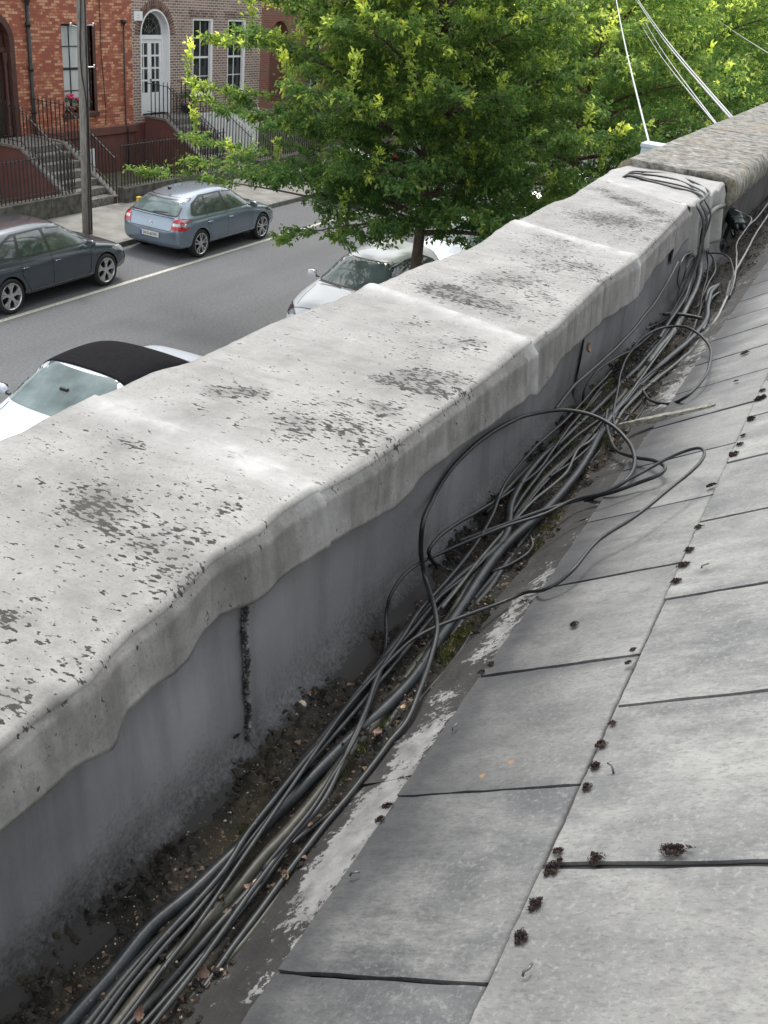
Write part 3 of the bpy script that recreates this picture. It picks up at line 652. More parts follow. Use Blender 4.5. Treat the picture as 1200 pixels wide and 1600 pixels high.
hD = [.03,.032,.034,.036,.038,.04,.042,.042,.04,.042,.045,.05,.055,.06,.075,.09,.10,.12,.14,.16,.18,.19,.195,.195,.19,.18,.165,.15,.13,.11,.085,.07,.055,.035,.025,.02,.018,.018,.02,.03,.04,.045,.045,.045,.044,.04,.03]
cable('thin cable sweeping over the slates in a long pointed hairpin', D_, .0029, hD, 'cb')
L_ = [(300,1570),(362,1484),(412,1417),(458,1354),(500,1298),(558,1228),(608,1160),(633,1130),(655,1078),(673,1027),(682,983),(677,947),(663,900),(657,857),(660,817),(677,777),(703,737),(737,700),(783,667),(833,647),(883,641),(923,648),(958,666),(980,688),(991,712),(989,733),(976,752),(950,768),(915,783)]
hL = [.012,.014,.016,.02,.025,.03,.035,.04,.045,.045,.05,.05,.045,.04,.045,.06,.08,.11,.135,.15,.155,.155,.15,.14,.125,.10,.08,.055,.04]
cable('black cable standing up in the big round loop over the bundle', L_, .0042, hL, 'cb')
S_ = [(240,1600),(288,1537),(346,1458),(400,1383),(454,1312),(500,1258),(517,1229),(540,1179),(571,1112),(592,1050),(625,1000),(655,955),(700,905),(735,862),(765,815),(790,755),(835,700),(880,660),(925,612),(955,580)]
cable('thin dusty cable lying on top of the thick ones down the middle of the bundle', S_, .0036, [.03,.032,.03,.03,.032,.04,.042,.044,.045,.04,.04,.04,.04,.04,.04,.04,.04,.03,.03,.02], 'cb')
B_ = [(148,1600),(188,1546),(242,1479),(300,1417),(348,1362),(384,1304),(432,1244),(468,1200),(510,1150),(556,1085),(600,1032),(645,985),(690,930),(730,900),(775,850),(800,800),(835,750),(880,700),(930,660),(965,640),(1000,600)]
cable('thin black cable twisted along the left side of the bundle', B_, .0038, [.024,.026,.03,.034,.036,.038,.04,.04,.038,.036,.034,.03,.03,.03,.03,.03,.03,.03,.03,.03,.03], 'cb', ties=(.5,))
C_ = [(162,1600),(205,1540),(256,1480),(312,1420),(362,1350),(412,1285),(458,1222),(512,1160),(560,1105),(612,1043),(655,990),(700,935),(748,880),(785,840),(830,780),(870,735),(915,690),(950,650),(990,620),(1030,585)]
cable('thin black cable wound close beside the twisted one in the bundle', C_, .0034, [.02,.022,.026,.03,.03,.03,.03,.03,.028,.028,.028,.028,.028,.028,.026,.026,.026,.026,.02,.02], 'cb')
F_ = [(212,1594),(267,1533),(317,1475),(367,1417),(420,1352),(470,1282),(512,1225),(560,1165),(603,1105),(655,1045),(695,1000),(735,945),(775,895)]
cable('black cable tucked under the thin ones on the right of the bundle', F_, .0052, .008, 'cb')
H1 = [(262,1600),(300,1560),(367,1488),(442,1390),(483,1342),(533,1271),(592,1204),(625,1148),(667,1094),(697,1063),(727,1027),(750,997),(783,963),(810,937),(830,917),(853,888),(883,845),(910,810),(937,783),(960,748),(985,712),(1000,690)]
cable('dusty cable lying along the edge of the white-streaked apron', H1, .0042, .010, 'colive')
H2 = [(225,1600),(268,1552),(318,1492),(366,1436),(412,1378),(456,1320),(498,1285),(540,1250),(583,1192),(622,1140),(660,1088),(690,1055),(718,1020),(742,985),(772,958),(800,935),(823,915),(846,880),(872,848),(903,806),(928,775),(955,738)]
cable('thin cable paired on the left with the dusty one beside the apron', H2, .0034, [.010,.01,.01,.01,.012,.015,.02,.016,.012,.012]+[.012]*12, 'cb')
M_ = [(949,640),(947,655),(951,678),(961,701),(990,714),(1020,719),(1036,726),(1040,733),(1031,742),(1000,754),(960,768),(900,782),(850,797),(808,812),(760,830),(717,846)]
cable('cable making the small flat loop over the edge of the slates under the big loop', M_, .0038, [.04,.045,.06,.07,.09,.105,.11,.11,.105,.09,.075,.06,.05,.045,.04,.03], 'cb', extend=False)
M2 = [(860,590),(845,640),(820,700),(797,768),(750,797),(710,820),(683,842),(671,860),(675,875),(690,885),(712,894)]
cable('thin cable curling in a small hook on the mud beside the wall', [(913,640),(900,655),(880,680),(840,735),(797,768),(750,797),(710,820),(683,842),(671,860),(675,875),(690,885),(712,894)], .0036, [.04,.04,.04,.035,.03,.018,.012,.01,.01,.01,.01,.008], 'cb', extend=False)
cable('short thin hook of cable lying on the debris beside the white-streaked apron', [(766,893),(790,885),(812,873),(826,862),(832,850),(828,838)], .003, [.012,.014,.018,.022,.026,.028], 'cb', extend=False)
N_ = [(1005,611),(1016,625),(1037,631),(1072,620),(1098,593),(1110,564),(1107,538),(1089,520),(1066,510),(1037,512),(1007,526),(984,552),(970,582),(964,617),(958,650),(962,680)]
cable('thin black cable in a round loop half on the slates beyond the slate strip', N_, .0036, [.03,.04,.06,.09,.12,.14,.15,.15,.14,.12,.10,.07,.05,.04,.035,.03], 'cb', extend=False)
T1 = [(913,648),(911,637),(913,614),(929,585),(961,560),(990,545),(1022,517),(1040,490)]
cable('thin cable bowing out toward the wall above the mossy patch', T1, .0034, .02, 'cb', extend=False)
T2 = [(905,660),(917,637),(937,608),(967,585),(1002,560),(1030,530),(1045,500)]
cable('thin cable running just inside the one that bows out toward the wall', T2, .0034, .014, 'colive', extend=False)
T3 = [(1085,390),(1084,430),(1072,470),(1052,520),(1030,552),(1000,592),(965,640),(920,690),(905,700),(883,740),(833,783),(807,810),(763,857),(717,917),(690,950)]
cable('thin pale grey cable snaking down the middle from under the flap', T3, .003, [.09,.06,.04]+[.035]*12, 'cgrey', extend=False)
T4 = [(1140,440),(1131,480),(1120,497),(1087,541),(1050,573),(1003,612),(975,640),(955,672)]
cable('pale cable curving down from the right-hand junction to the loops', T4, .0045, [.06,.03,.03,.03,.03,.025,.02,.02], 'cgrey', extend=False)
U1 = [(1118,448),(1108,462),(1105,480),(1102,505),(1100,520)]
cable('short pale grey hook of conduit beside the slate edge', [(1122,446),(1110,452),(1105,466),(1106,480),(1104,500),(1098,516)], .006, [.035,.05,.05,.045,.04,.03], 'cgrey', extend=False)
cable('pale grey stub curving parallel to the hook of conduit', [(1124,457),(1114,464),(1108,476),(1106,490)], .005, [.02,.03,.03,.02], 'cgrey', extend=False)
# strands hanging from the tie under the flap
bun = 'strands tied under the flap'
for i, (lab, px, h) in enumerate([
    ('leftmost drooping strand of the tied bunch under the flap', [(1102,388),(1080,394),(1064,412),(1059,436),(1063,452)], [.08,.08,.05,.03,.02]),
    ('second drooping strand of the tied bunch, curling left', [(1102,388),(1086,400),(1072,420),(1066,440),(1054,470),(1042,495),(1010,514)], [.08,.07,.05,.04,.03,.02,.015]),
    ('straight strand leaving the tied bunch toward the long loop', [(1103,388),(1094,410),(1078,438),(1062,468),(1050,492),(1040,518),(1020,545),(996,580)], [.08,.06,.05,.04,.03,.03,.02,.02]),
    ('strand of the tied bunch that bows to the right', [(1104,388),(1114,404),(1118,420),(1108,440),(1098,462),(1090,480)], [.08,.07,.06,.05,.03,.02]),
    ('thin strand of the tied bunch hanging down beside the grey conduit', [(1103,388),(1106,410),(1104,435),(1098,458),(1094,482),(1086,505),(1076,530)], [.08,.06,.05,.04,.03,.03,.02]),
    ('inner strand of the tied bunch running down to the mossy patch', [(1101,388),(1090,404),(1080,426),(1064,450),(1056,480),(1046,505),(1030,528),(1004,556)], [.08,.07,.06,.05,.04,.03,.02,.02]),
    ]): cable(lab, px, .0028, h, 'cb' if i % 3 else 'cgrey', bun, extend=False)
cable('pale-tipped black cable arching rightward from the tied bunch', [(1106,396),(1125,396),(1138,402),(1144,414),(1145,430),(1141,450),(1132,476)], .003, [.09,.10,.10,.09,.08,.06,.04], 'cb', extend=False)
cable('short black cable with a yellow end lying across the far bundle', [(1036,491),(1050,490),(1075,493),(1098,498)], .0055, [.05,.052,.055,.06], 'cb', extend=False)
MAT['yellow'] = pm('yellow_tape', (.6,.42,.03), (.7,.5,.05), 20, .5)
o = COL.objects[-1] if False else bpy.data.objects[[ob.name for ob in bpy.data.objects if ob.get('label','').startswith('short black cable with a yellow')][0]]
p = at(1036,491,z=ZF+.05); q = at(1039,491,z=ZF+.05); MB().tube([Vector(p)-o.location, Vector(q)-o.location], .0063, 10).build('yellow_end', MAT['yellow'], o)
# white wires on the far right
gw = 'white wires by the junction box'
jb = at(1150,345,z=ZF+.15); 
cable('white wire rising from the junction and leaving along the gutter at the right edge', [(1087,540),(1120,496),(1140,452),(1147,427),(1160,405),(1178,370),(1200,336),(1222,300)], .0042, [.03,.04,.05,.05,.05,.05,.05,.05], 'cwhite', gw, extend=False)
cable('second white wire bending up toward the right edge above the first', [(1152,377),(1162,362),(1172,350),(1180,343),(1200,317),(1226,280)], .0036, [.05,.07,.08,.08,.06,.05], 'cwhite', gw, extend=False)
cable('white wire bent in a square corner round the dark junction box', [(1148,328),(1160,333),(1172,339),(1174,342),(1171,350),(1152,378),(1151,400),(1150,418),(1147,440),(1140,462)], .003, [.17,.165,.16,.155,.14,.09,.07,.06,.05,.04], 'cwhite', gw, extend=False)
# four leads lying over the end of the capping
go = 'black leads over the end of the parapet capping'
zt = ZT+.012
for i, (lab, px, kk) in enumerate([
    ('upper black lead of the four crossing the parapet capping', [(980,272),(1012,269),(1050,273),(1085,285),(1108,300),(1120,314)], 0),
    ('second black lead across the parapet capping', [(978,274),(1012,273),(1050,279),(1082,291),(1104,304),(1116,317)], .003),
    ('third black lead across the parapet capping, close to the lowest', [(978,275),(1014,280),(1055,288),(1085,297),(1103,307),(1113,319)], 0),
    ('lowest and thickest black lead across the parapet capping', [(977,276),(1014,283),(1052,293),(1083,300),(1100,309),(1110,322)], .003)]):
    P = [at(u,v,z=zt+kk) for u,v in px]; e = P[0]; f = P[-1]
    st = [np.array([e[0]-.035, e[1]+.05, ZT-.25]), np.array([e[0]-.03, e[1]+.01, ZT-.05])]
    x0 = -.55; y0 = f[1]
    dn = [np.array([x0, y0-.05, ZT-.035]), np.array([x0+.004+.006*i, y0-.10, ZT-.13]), np.array([x0+.012*i, y0-.22, ZT-.25]), np.array([x0+.02+.012*i, y0-.5-.1*i, ZF+.05])]
    cable(lab, px, .0034 if i < 3 else .0052, 0, 'cb', go, False, pts=st+P[:-1]+[np.array([-.59,y0-.01,ZT+.008])]+dn)

for i, (lab, px, r, h, m) in enumerate([
    ('black cable nearest the wall through the far mossy stretch', [(868,640),(900,600),(945,560),(985,520),(1010,490),(1035,455),(1060,410)], .0045, .012, 'cb'),
    ('olive cable half buried in moss along the far wall foot', [(760,800),(812,745),(868,690),(925,628),(975,575),(1022,530)], .0055, .008, 'colive'),
    ('thin cable weaving over the thick ones past the slate strip', [(860,745),(905,712),(955,660),(978,618),(1010,588),(1046,560),(1080,520),(1100,470)], .0032, .03, 'cb'),
    ('medium black cable on the slate side of the far bundle', [(905,742),(950,690),(1000,630),(1040,590),(1076,560),(1104,520),(1124,480),(1146,450)], .0048, .012, 'cb'),
    ('pair cable running under the far round loop to the slate edge', [(930,735),(975,680),(1018,622),(1056,584),(1090,552),(1118,512),(1138,470)], .0034, .018, 'cb'),
    ('dusty thin cable between the apron pair and the moss cushion', [(560,1262),(600,1210),(640,1148),(676,1098),(715,1052),(752,1008),(790,962),(826,905),(866,850)], .003, .008, 'colive'),
    ('black cable diving under the bundle below the big loop', [(600,1140),(640,1085),(680,1030),(730,960),(775,905),(812,850),(850,800),(900,745)], .0055, .007, 'cb')]):
    cable(lab, px, r, h, m, extend=False)

# junction box on the wall side
MAT['jbox'] = pm('dark_green_plastic', (.012,.022,.02), (.03,.045,.04), 30, .35, .2, 60)
jb = empty('junction_box', at(1147,342,z=ZF+.14), 'dark green cable junction box hanging beside the white flap above the gutter', 'junction box')
def JP(o): o.rotation_euler = (0, math.radians(12), math.radians(-62)); return o
m = MB().box(-.085,.085,-.03,.03,-.022,.022).box(-.03,.03,-.033,.033,-.026,.026); JP(m.build('housing', MAT['jbox'], jb, bevel=.006))
JP(MB().lathe([(0,-.10),(.026,-.10),(.030,-.092),(.030,-.085),(0,-.085)], 14, axis='x').build('end_cap', MAT['jbox'], jb, True))
for s in (-.02, .02):
    JP(MB().lathe([(0,.085),(.014,.085),(.014,.10),(.010,.105),(.010,.125),(0,.125)], 12, (0,s*.9,0), 'x').build('cable_gland', MAT['black_plastic'], jb, True))
JP(MB().tube([(-.02,0,-.03),(-.01,.01,-.07),(.03,.02,-.085),(.055,.01,-.06),(.05,0,-.025)], .006, 8).build('strap', MAT['black_plastic'], jb, True))
JP(MB().beam((.0,-.01,-.02),(.015,-.02,-.10),.02,.025).build('bracket', MAT['black_plastic'], jb, bevel=.003))

# broken strip of slate across the gutter edge
t = NT('broken_edge'); t.col(t.ramp(t.noise(70, 8, .8), [(.35,(.10,.095,.075)),(.5,(.30,.29,.24)),(.68,(.48,.46,.38))])).rough(.9); t.bump(t.noise(90,8,.8), .9, .01); MAT['broken'] = t.m
a = at(966,666,z=ZF+.05); b = at(1116,635,z=ZE+.085); d = b-a; ln = np.linalg.norm(d); n = 40
V = []; 
for i in range(n):
    f = i/(n-1); c = a+d*f; w = .014*(.55+.45*min(1,f*3))+.004*(vnoise(np.array([f*14.]),np.array([1.]))[0]-.5)
    h = .006+.003*(vnoise(np.array([f*20.]),np.array([7.]))[0])
    for dy, dz in ((-w,-h),(w*.9,-h),(w,h*.8),(-w*.8,h)): V.append(c+np.array([0,dy,dz]))
F = [(i*4+j, i*4+(j+1)%4, (i+1)*4+(j+1)%4, (i+1)*4+j) for i in range(n-1) for j in range(4)]
mb = MB().add(V, F+[(3,2,1,0),((n-1)*4,(n-1)*4+1,(n-1)*4+2,(n-1)*4+3)]); tag(mb.build('slate_strip', MAT['broken']), 'long broken strip of rough pale slate lying across the gutter edge below the small loop', 'slate strip')

# ------------------------------------------------------------------ debris
def clods(name, n, area, smin, smax, m, parent, zf, flat=.6, seed=1, maskf=None):
    rg = np.random.default_rng(seed)
    x0,x1,y0,y1 = area; P = np.stack([rg.uniform(x0,x1,n*3), y0+(y1-y0)*rg.uniform(0,1,n*3)**1.5, np.zeros(n*3)], 1)
    if maskf is not None: P = P[rg.uniform(0,1,len(P)) < maskf(P[:,0],P[:,1])]
    P = P[:n]; n = len(P)
    base = np.array([(1,0,0),(-.5,.87,0),(-.5,-.87,0),(.3,.3,.8),(-.6,0,.7),(.2,-.6,.7),(0,0,-.6)])
    fc = np.array([(0,3,5),(0,1,3),(1,4,3),(1,2,4),(2,5,4),(2,0,5),(3,4,5),(1,0,6),(2,1,6),(0,2,6)])
    s = smin+(smax-smin)*rg.uniform(0,1,n)**3; a = rg.uniform(0,6.28,n)
    V = base[None]*rg.uniform(.55,1.35,(n,7,3))*s[:,None,None]*np.array([1,1,flat])
    ca, sa = np.cos(a)[:,None], np.sin(a)[:,None]
    V = np.stack([V[...,0]*ca-V[...,1]*sa, V[...,0]*sa+V[...,1]*ca, V[...,2]], -1) + P[:,None,:]
    V[...,2] += zf(P[:,0],P[:,1])[:,None]
    F = (fc[None]+np.arange(n)[:,None,None]*7).reshape(-1,3)
    return npmesh(name, V.reshape(-1,3), F, m, parent)
def floor_z(X, Y):
    n1 = fbm(X*70, Y*70, 2, 4); n2 = fbm(X*13, Y*9, 6, 3); n3 = fbm(X*5, Y*4, 12, 3); amp = np.clip((n2-.36)*5,0,1)
    return ZF + .003 + amp*(.003+.034*np.abs(n1-.5)*2) + .010*np.clip((n3-.5)*3,0,1) + .012*np.clip((X+.47)/.1,0,1)*n2
dm = lambda X, Y: np.clip((fbm(X*13, Y*9, 6, 3)-.36)*5, .05, 1)
tag(clods('mud_crumbs', 17000, (-.575,-.36,.25,7.5), .0009, .0068, MAT['mud'], None, floor_z, .6, 3, dm), kind='stuff')
MAT['grit'] = pm('pale_grit', (.16,.14,.10), (.42,.38,.30), 60, .8, lo=.3, hi=.7)
tag(clods('pale_grit', 2200, (-.56,-.37,.25,6), .0007, .0028, MAT['grit'], None, floor_z, .5, 5), kind='stuff')
MAT['litter'] = pm('brown_litter', (.05,.03,.018), (.17,.11,.065), 40, .8)
tag(clods('brown_leaf_litter', 6500, (-.53,-.355,.3,6.5), .0012, .0065, MAT['litter'], None, floor_z, .3, 9), kind='stuff')
# moss: fine upright blades in cushions
def moss(name, spots, m, n, hmax, seed):
    rg = np.random.default_rng(seed); V = []; 
    for (c, r) in spots:
        k = int(n*r*r/.0009); 
        a = rg.uniform(0,6.28,k); q = r*np.sqrt(rg.uniform(0,1,k)); x = c[0]+q*np.cos(a); y = c[1]+q*np.sin(a)*1.7; keep = fbm(x*60,y*60,seed,2) > .42; x=x[keep]; y=y[keep]; q=q[keep]
        z = floor_z(x,y)-.001+.35*hmax*(1-(q/r)**2); h = hmax*rg.uniform(.35,1,len(x))*(1-.5*(q/r)**2); b = rg.uniform(0,6.28,len(x)); w = .0011
        tx = rg.normal(0,.35,len(x))*h; ty = rg.normal(0,.35,len(x))*h
        p0 = np.stack([x+np.cos(b)*w,y+np.sin(b)*w,z],1); p1 = np.stack([x-np.cos(b)*w,y-np.sin(b)*w,z],1); p2 = np.stack([x+tx,y+ty,z+h],1)
        V.append(np.stack([p0,p1,p2],1))
    V = np.concatenate(V).reshape(-1,3); return npmesh(name, V, np.arange(len(V)).reshape(-1,3), m)
t = NT('green_moss'); t.col(t.ramp(t.noise(60,4), [(.3,(.035,.04,.008)),(.55,(.10,.105,.018)),(.75,(.20,.18,.035))])).rough(.9); MAT['moss'] = t.m
SP = [((705,1010),.028),((690,1030),.02),((620,1095),.014),((600,1130),.018),((570,1175),.015),((520,1210),.02),((385,1290),.012),((745,980),.02),((760,950),.02),((860,830),.03),((840,860),.02),((870,800),.02),((960,640),.04),((985,620),.03),((900,640),.05),((930,600),.06),((1010,590),.05),((960,560),.06),((1040,560),.03),((880,690),.03),((830,760),.03),((720,990),.02),((1000,660),.04),((655,1065),.012),((540,1200),.012),((950,700),.03)]
tag(moss('green_moss', [(at(u,v,z=ZF+.01), r) for (u,v), r in SP], MAT['moss'], 900, .009, 4), kind='stuff')

# dry leaves
MAT['leaf_dry'] = pm('dry_leaf', (.16,.10,.075), (.36,.26,.20), 60, .75, .3, 200)
MAT['leaf_tan'] = pm('tan_leaf', (.30,.20,.10), (.48,.36,.22), 60, .7, .3, 200)
def leaf_mesh(name, ln, wd, curl, seed):
    rg = random.Random(seed); n, k = 12, 7; V = []
    for i in range(n):
        f = i/(n-1); w = wd*math.sin(math.pi*min(1,f*.97+.03))**.8*(1+.18*math.sin(i*2.3+seed))
        for j in range(k):
            g = j/(k-1)*2-1; V.append((ln*(f-.5), w*g, curl*(g*g)*wd*1.6 + curl*ln*.5*(f-.5)**2*3 + rg.uniform(-.001,.001)*1.2))
    me = bpy.data.meshes.new(name); me.from_pydata(V, [], [tuple(int(q) for q in f) for f in grid_faces(n,k)]); return me
LV = [((590,1148),.022,'curled pinkish dry leaf on the moss right of the bundle, above the white streak','leaf_dry',.03),((488,1085),.017,'shrivelled brown leaf on the mud left of the bundle near the pale snail shell','leaf_dry',.015),
      ((484,1290),.015,'small twisted leaf between the thin cables beside the lower white streak','leaf_dry',.02),((315,1532),.024,'flat brown leaf under the thin cables at the bottom','leaf_dry',.012),((385,1388),.012,'reddish leaf scrap lying against the thick cable','leaf_dry',.03),
      ((445,1370),.014,'crumpled tan leaf between cables beside the dark apron','leaf_tan',.02),((820,912),.012,'pink leaf scrap near the small hook of cable','leaf_dry',.03),((600,1252),.010,'tiny curled leaf just above the lower white streak','leaf_tan',.02),
      ((630,1105),.013,'pale leaf folded over on the moss under the thin cable','leaf_tan',.03),((215,1590),.018,'dark leaf caught between the cables at the bottom edge','leaf_dry',.02),((1010,632),.02,'brown leaf by the far round loop of cable','leaf_dry',.03),((300,1310),.008,'orange-brown leaf fleck on the mud near the wall','leaf_tan',.01),
      ((870,880),.016,'dead leaf at the edge of the apron where the hairpin cable crosses','leaf_dry',.02),((955,690),.022,'whitish crumpled leaf at the cable crossing below the slate strip','leaf_tan',.04)]
for i, ((u,v), ln, lab, mt, h) in enumerate(LV):
    me = leaf_mesh('dry_leaf', ln, ln*.30, random.uniform(.3,.9), i); o = link('dry_leaf', me, MAT[mt], None, True)
    o.location = Vector([float(c) for c in at(u,v,z=ZF+h)]); o.rotation_euler = (random.uniform(-.4,.4), random.uniform(-.3,.3), random.uniform(0,6.28)); tag(o, lab, 'leaf', 'dry leaves in the gutter')
o = link('dry_leaf', leaf_mesh('dry_leaf', .028, .011, .5, 99), MAT['leaf_tan'], None, True); o.location = Vector([float(c) for c in at(916,543,x=-.575)]); o.rotation_euler = (0, 1.35, .1)
tag(o, 'orange dry leaf stuck upright to the parapet lining', 'leaf', 'dry leaves in the gutter')
MAT['shell'] = pm('shell', (.42,.34,.24), (.6,.52,.4), 80, .5, .3, 200)
for (u,v), r, lab in [((471,1101),.008,'pale snail shell on the mud beside the shrivelled leaf'),((400,1380),.006,'small white snail shell against the thick cable'),((364,1395),.006,'open white shell scrap left of the reddish leaf'),((372,1422),.005,'tiny tan shell between cables, lowest of the shells'),((845,592),.009,'small tan snail shell clinging to the wall lining')]:
    P = at(u,v,z=ZF+.012) if u != 845 else at(u,v,x=-.578); pts = []; rr = []
    for i in range(26):
        a = i*.55; q = r*(1-.035*i)*.55; pts.append((q*math.cos(a), q*math.sin(a), r*.03*i)); rr.append(r*.5*(1-.033*i))
    o = MB().tube(pts, rr, 8).build('snail_shell', MAT['shell'], None, True); o.location = Vector([float(c) for c in P]); o.rotation_euler = (random.uniform(0,.6),.3,u); tag(o, lab, 'snail shell', 'snail shells')

# dark moss tufts in the slate joints
t = NT('dark_moss'); t.col(t.ramp(t.noise(90,5), [(.35,(.010,.006,.005)),(.6,(.030,.016,.012)),(.8,(.09,.06,.04))])).rough(.95); MAT['dmoss'] = t.m
TU = [((961,1139),.007,'small dark moss tuft on the joint line, uppermost of the lower right row'),((943,1172),.010,'second dark moss tuft down the lower right joint'),((934,1207),.009,'third moss tuft, just above the black slate joint'),((921,1240),.008,'moss tuft just below the black slate joint'),
      ((877,1340),.008,'moss tuft above the corner where three slates meet'),((866,1369),.011,'tall dark moss tuft below the corner where three slates meet'),((879,1356),.006,'tiny tuft exactly at the corner where three slates meet'),((842,1424),.010,'moss tuft midway down the lowest joint'),((820,1476),.010,'lowest moss tuft of the joint, near the bottom'),
      ((936,1352),.010,'grey-brown moss cushion sitting in the wide black joint'),((1058,1340),.012,'long reddish moss cushion in the wide black joint, right of the grey one'),((900,983),.009,'crumbly clump of dirt alone on a slate'),((992,1024),.007,'tuft at the upper slate joint end'),((985,1044),.006,'small tuft under the joint end'),
      ((610,1268),.010,'red-brown moss tuft on the slate eaves edge beside the white streak'),((598,1290),.008,'smaller moss tuft directly below the red-brown one'),((755,1058),.009,'moss tuft at the eaves where the slate joint meets the apron'),((770,1045),.007,'dark tuft just above the eaves one'),
      ((1094,830),.010,'thick dark moss at a slate corner, right of the hairpin cable'),((1080,866),.011,'row of moss below the slate corner'),((1070,890),.013,'dense moss streak in the joint below the slate corner'),((1060,915),.011,'end of the moss streak in the joint'),((1113,765),.012,'dark moss in the joint beside the hairpin cable tip'),
      ((1148,716),.014,'ragged moss at the upper slate corner'),((1158,700),.010,'moss just above the ragged corner'),((1163,686),.008,'small moss dot on the upper joint'),((1176,660),.014,'moss clump on the joint below the top one'),((1190,628),.018,'largest moss clump on the joint near the right edge'),((1193,615),.010,'topmost small moss clump near the right edge'),
      ((1165,556),.014,'flat moss smear in the far slate joint'),((1152,600),.008,'little moss smear in the joint below the far one'),((360+10,1150),.007,'mossy drip at the foot of the lining joint')]
def tuft_mesh(r, seed):
    rg = np.random.default_rng(seed); n = 420; a = rg.uniform(0,6.28,n); q = r*np.sqrt(rg.uniform(0,1,n)); x = q*np.cos(a)*1.0; y = q*np.sin(a)*.8; z = np.zeros(n)
    h = r*.6*rg.uniform(.4,1,n)*(1.15-(q/r)); w = r*.07; b = rg.uniform(0,6.28,n); tx = rg.normal(0,.3,n)*r*.35; ty = rg.normal(0,.3,n)*r*.35; lump = .6+.9*vnoise(x/r*2.2+seed, y/r*2.2, seed); x = x*lump; y = y*lump*1.25
    V = np.stack([np.stack([x+np.cos(b)*w,y+np.sin(b)*w,z],1),np.stack([x-np.cos(b)*w,y-np.sin(b)*w,z],1),np.stack([x+tx,y+ty,z+h],1)],1).reshape(-1,3)
    return V
for i, ((u,v), r, lab) in enumerate(TU):
    P = on_slope(u,v) + np.array([-sp_*.009, 0, cp*.009]) if v != 1150 else at(u,v,x=-.575)
    r *= 1.0
    V = tuft_mesh(r*.82, i); V[:,0] *= 1.6 if 'long' in lab else 1; # add a lumpy core
    me_o = npmesh('moss_tuft', V, np.arange(len(V)).reshape(-1,3), MAT['dmoss']); me_o.location = Vector([float(c) for c in P]); me_o.rotation_euler = (0, -PITCH, random.uniform(-.3,.3))
    core = MB(); 
    for j in range(9):
        cx, cyy = random.uniform(-.5,.5)*r, random.uniform(-.6,.6)*r; k = r*random.uniform(.2,.34)
        core.lathe([(0,-k*.2),(k,0),(k*.75,k*.45),(k*.3,k*1.0),(0,k*.9)], 5, (cx,cyy,0))
    core.build('moss_core', MAT['dmoss'], me_o); tag(me_o, lab, 'moss tuft', 'moss tufts on the slate joints')
# copper tacks and clips on the slates
MAT['tack'] = pm('tack_metal', (.10,.10,.10), (.3,.3,.3), 50, .4, metallic=.6)
for (u,v), lab, a in [((560,1379),'tiny bent metal clip on the lowest left slate',.3),((832,1533),'bent metal hook on the lowest right slate',1.0),((960,1213),'short metal hook lying flat right of the moss tufts',2.6),((716,1147),'small dark clip on the slate above the orange ring',1.2),((1105,1160-265),'thin dark twig on the slate right of the moss streak',.6)]:
    P = on_slope(u,v)+np.array([-sp_*.011,0,cp*.011]); o = MB().tube([(-.006,0,0),(-.003,.001,.003),(.003,0,.0035),(.007,.002,.001)], .0014, 6).build('metal_clip', MAT['tack'], None, True)
    o.location = Vector([float(c) for c in P]); o.rotation_euler = (0,-PITCH,a); tag(o, lab, 'clip', 'clips on the slates')

# ------------------------------------------------------------------ houses across the street
FX = -21.5
def arch_loop(yc, w, z0, zs, n=14):
    """opening outline: straight to the springing zs, semicircle above"""
    P = [(yc-w/2, z0), (yc+w/2, z0), (yc+w/2, zs)]
    P += [(yc+w/2*math.cos(a), zs+w/2*math.sin(a)) for a in [math.pi*i/n for i in range(1, n)]]
    return P + [(yc-w/2, zs)]
def rect_loop(y0, y1, z0, z1): return [(y0,z0),(y1,z0),(y1,z1),(y0,z1)]
def holed_wall(name, y0, y1, z0, z1, holes, m, parent, x=FX, depth=.3):
    bm = bmesh.new(); ed = []
    for lp in [rect_loop(y0,y1,z0,z1)]+holes:
        vs = [bm.verts.new((x, p[0], p[1])) for p in lp]
        ed += [bm.edges.new((vs[i], vs[(i+1)%len(vs)])) for i in range(len(vs))]
    bmesh.ops.triangle_fill(bm, edges=ed, use_beauty=True, normal=(1,0,0))
    for lp in holes:
        a = [bm.verts.new((x, p[0], p[1])) for p in lp]; b = [bm.verts.new((x-depth, p[0], p[1])) for p in lp]
        for i in range(len(lp)): j = (i+1)%len(lp); bm.faces.new((a[i],a[j],b[j],b[i]))
    bmesh.ops.recalc_face_normals(bm, faces=bm.faces)
    me = bpy.data.meshes.new(name); bm.to_mesh(me); bm.free(); return PL(link(name, me, m, parent))
def loop_face(mb, lp, x, m=0): mb.add([(x,p[0],p[1]) for p in lp], [tuple(range(len(lp)))], m); return mb
def loop_ring(mb, lp, lp2, x, x2, m=0):
    n = len(lp); b = [(x,*p) for p in lp]+[(x2,*p) for p in lp2]; mb.add(b, [(i,(i+1)%n,n+(i+1)%n,n+i) for i in range(n)], m); return mb
def inset_arch(yc, w, z0, zs, d): return arch_loop(yc, w-2*d, z0+d*.0, zs)

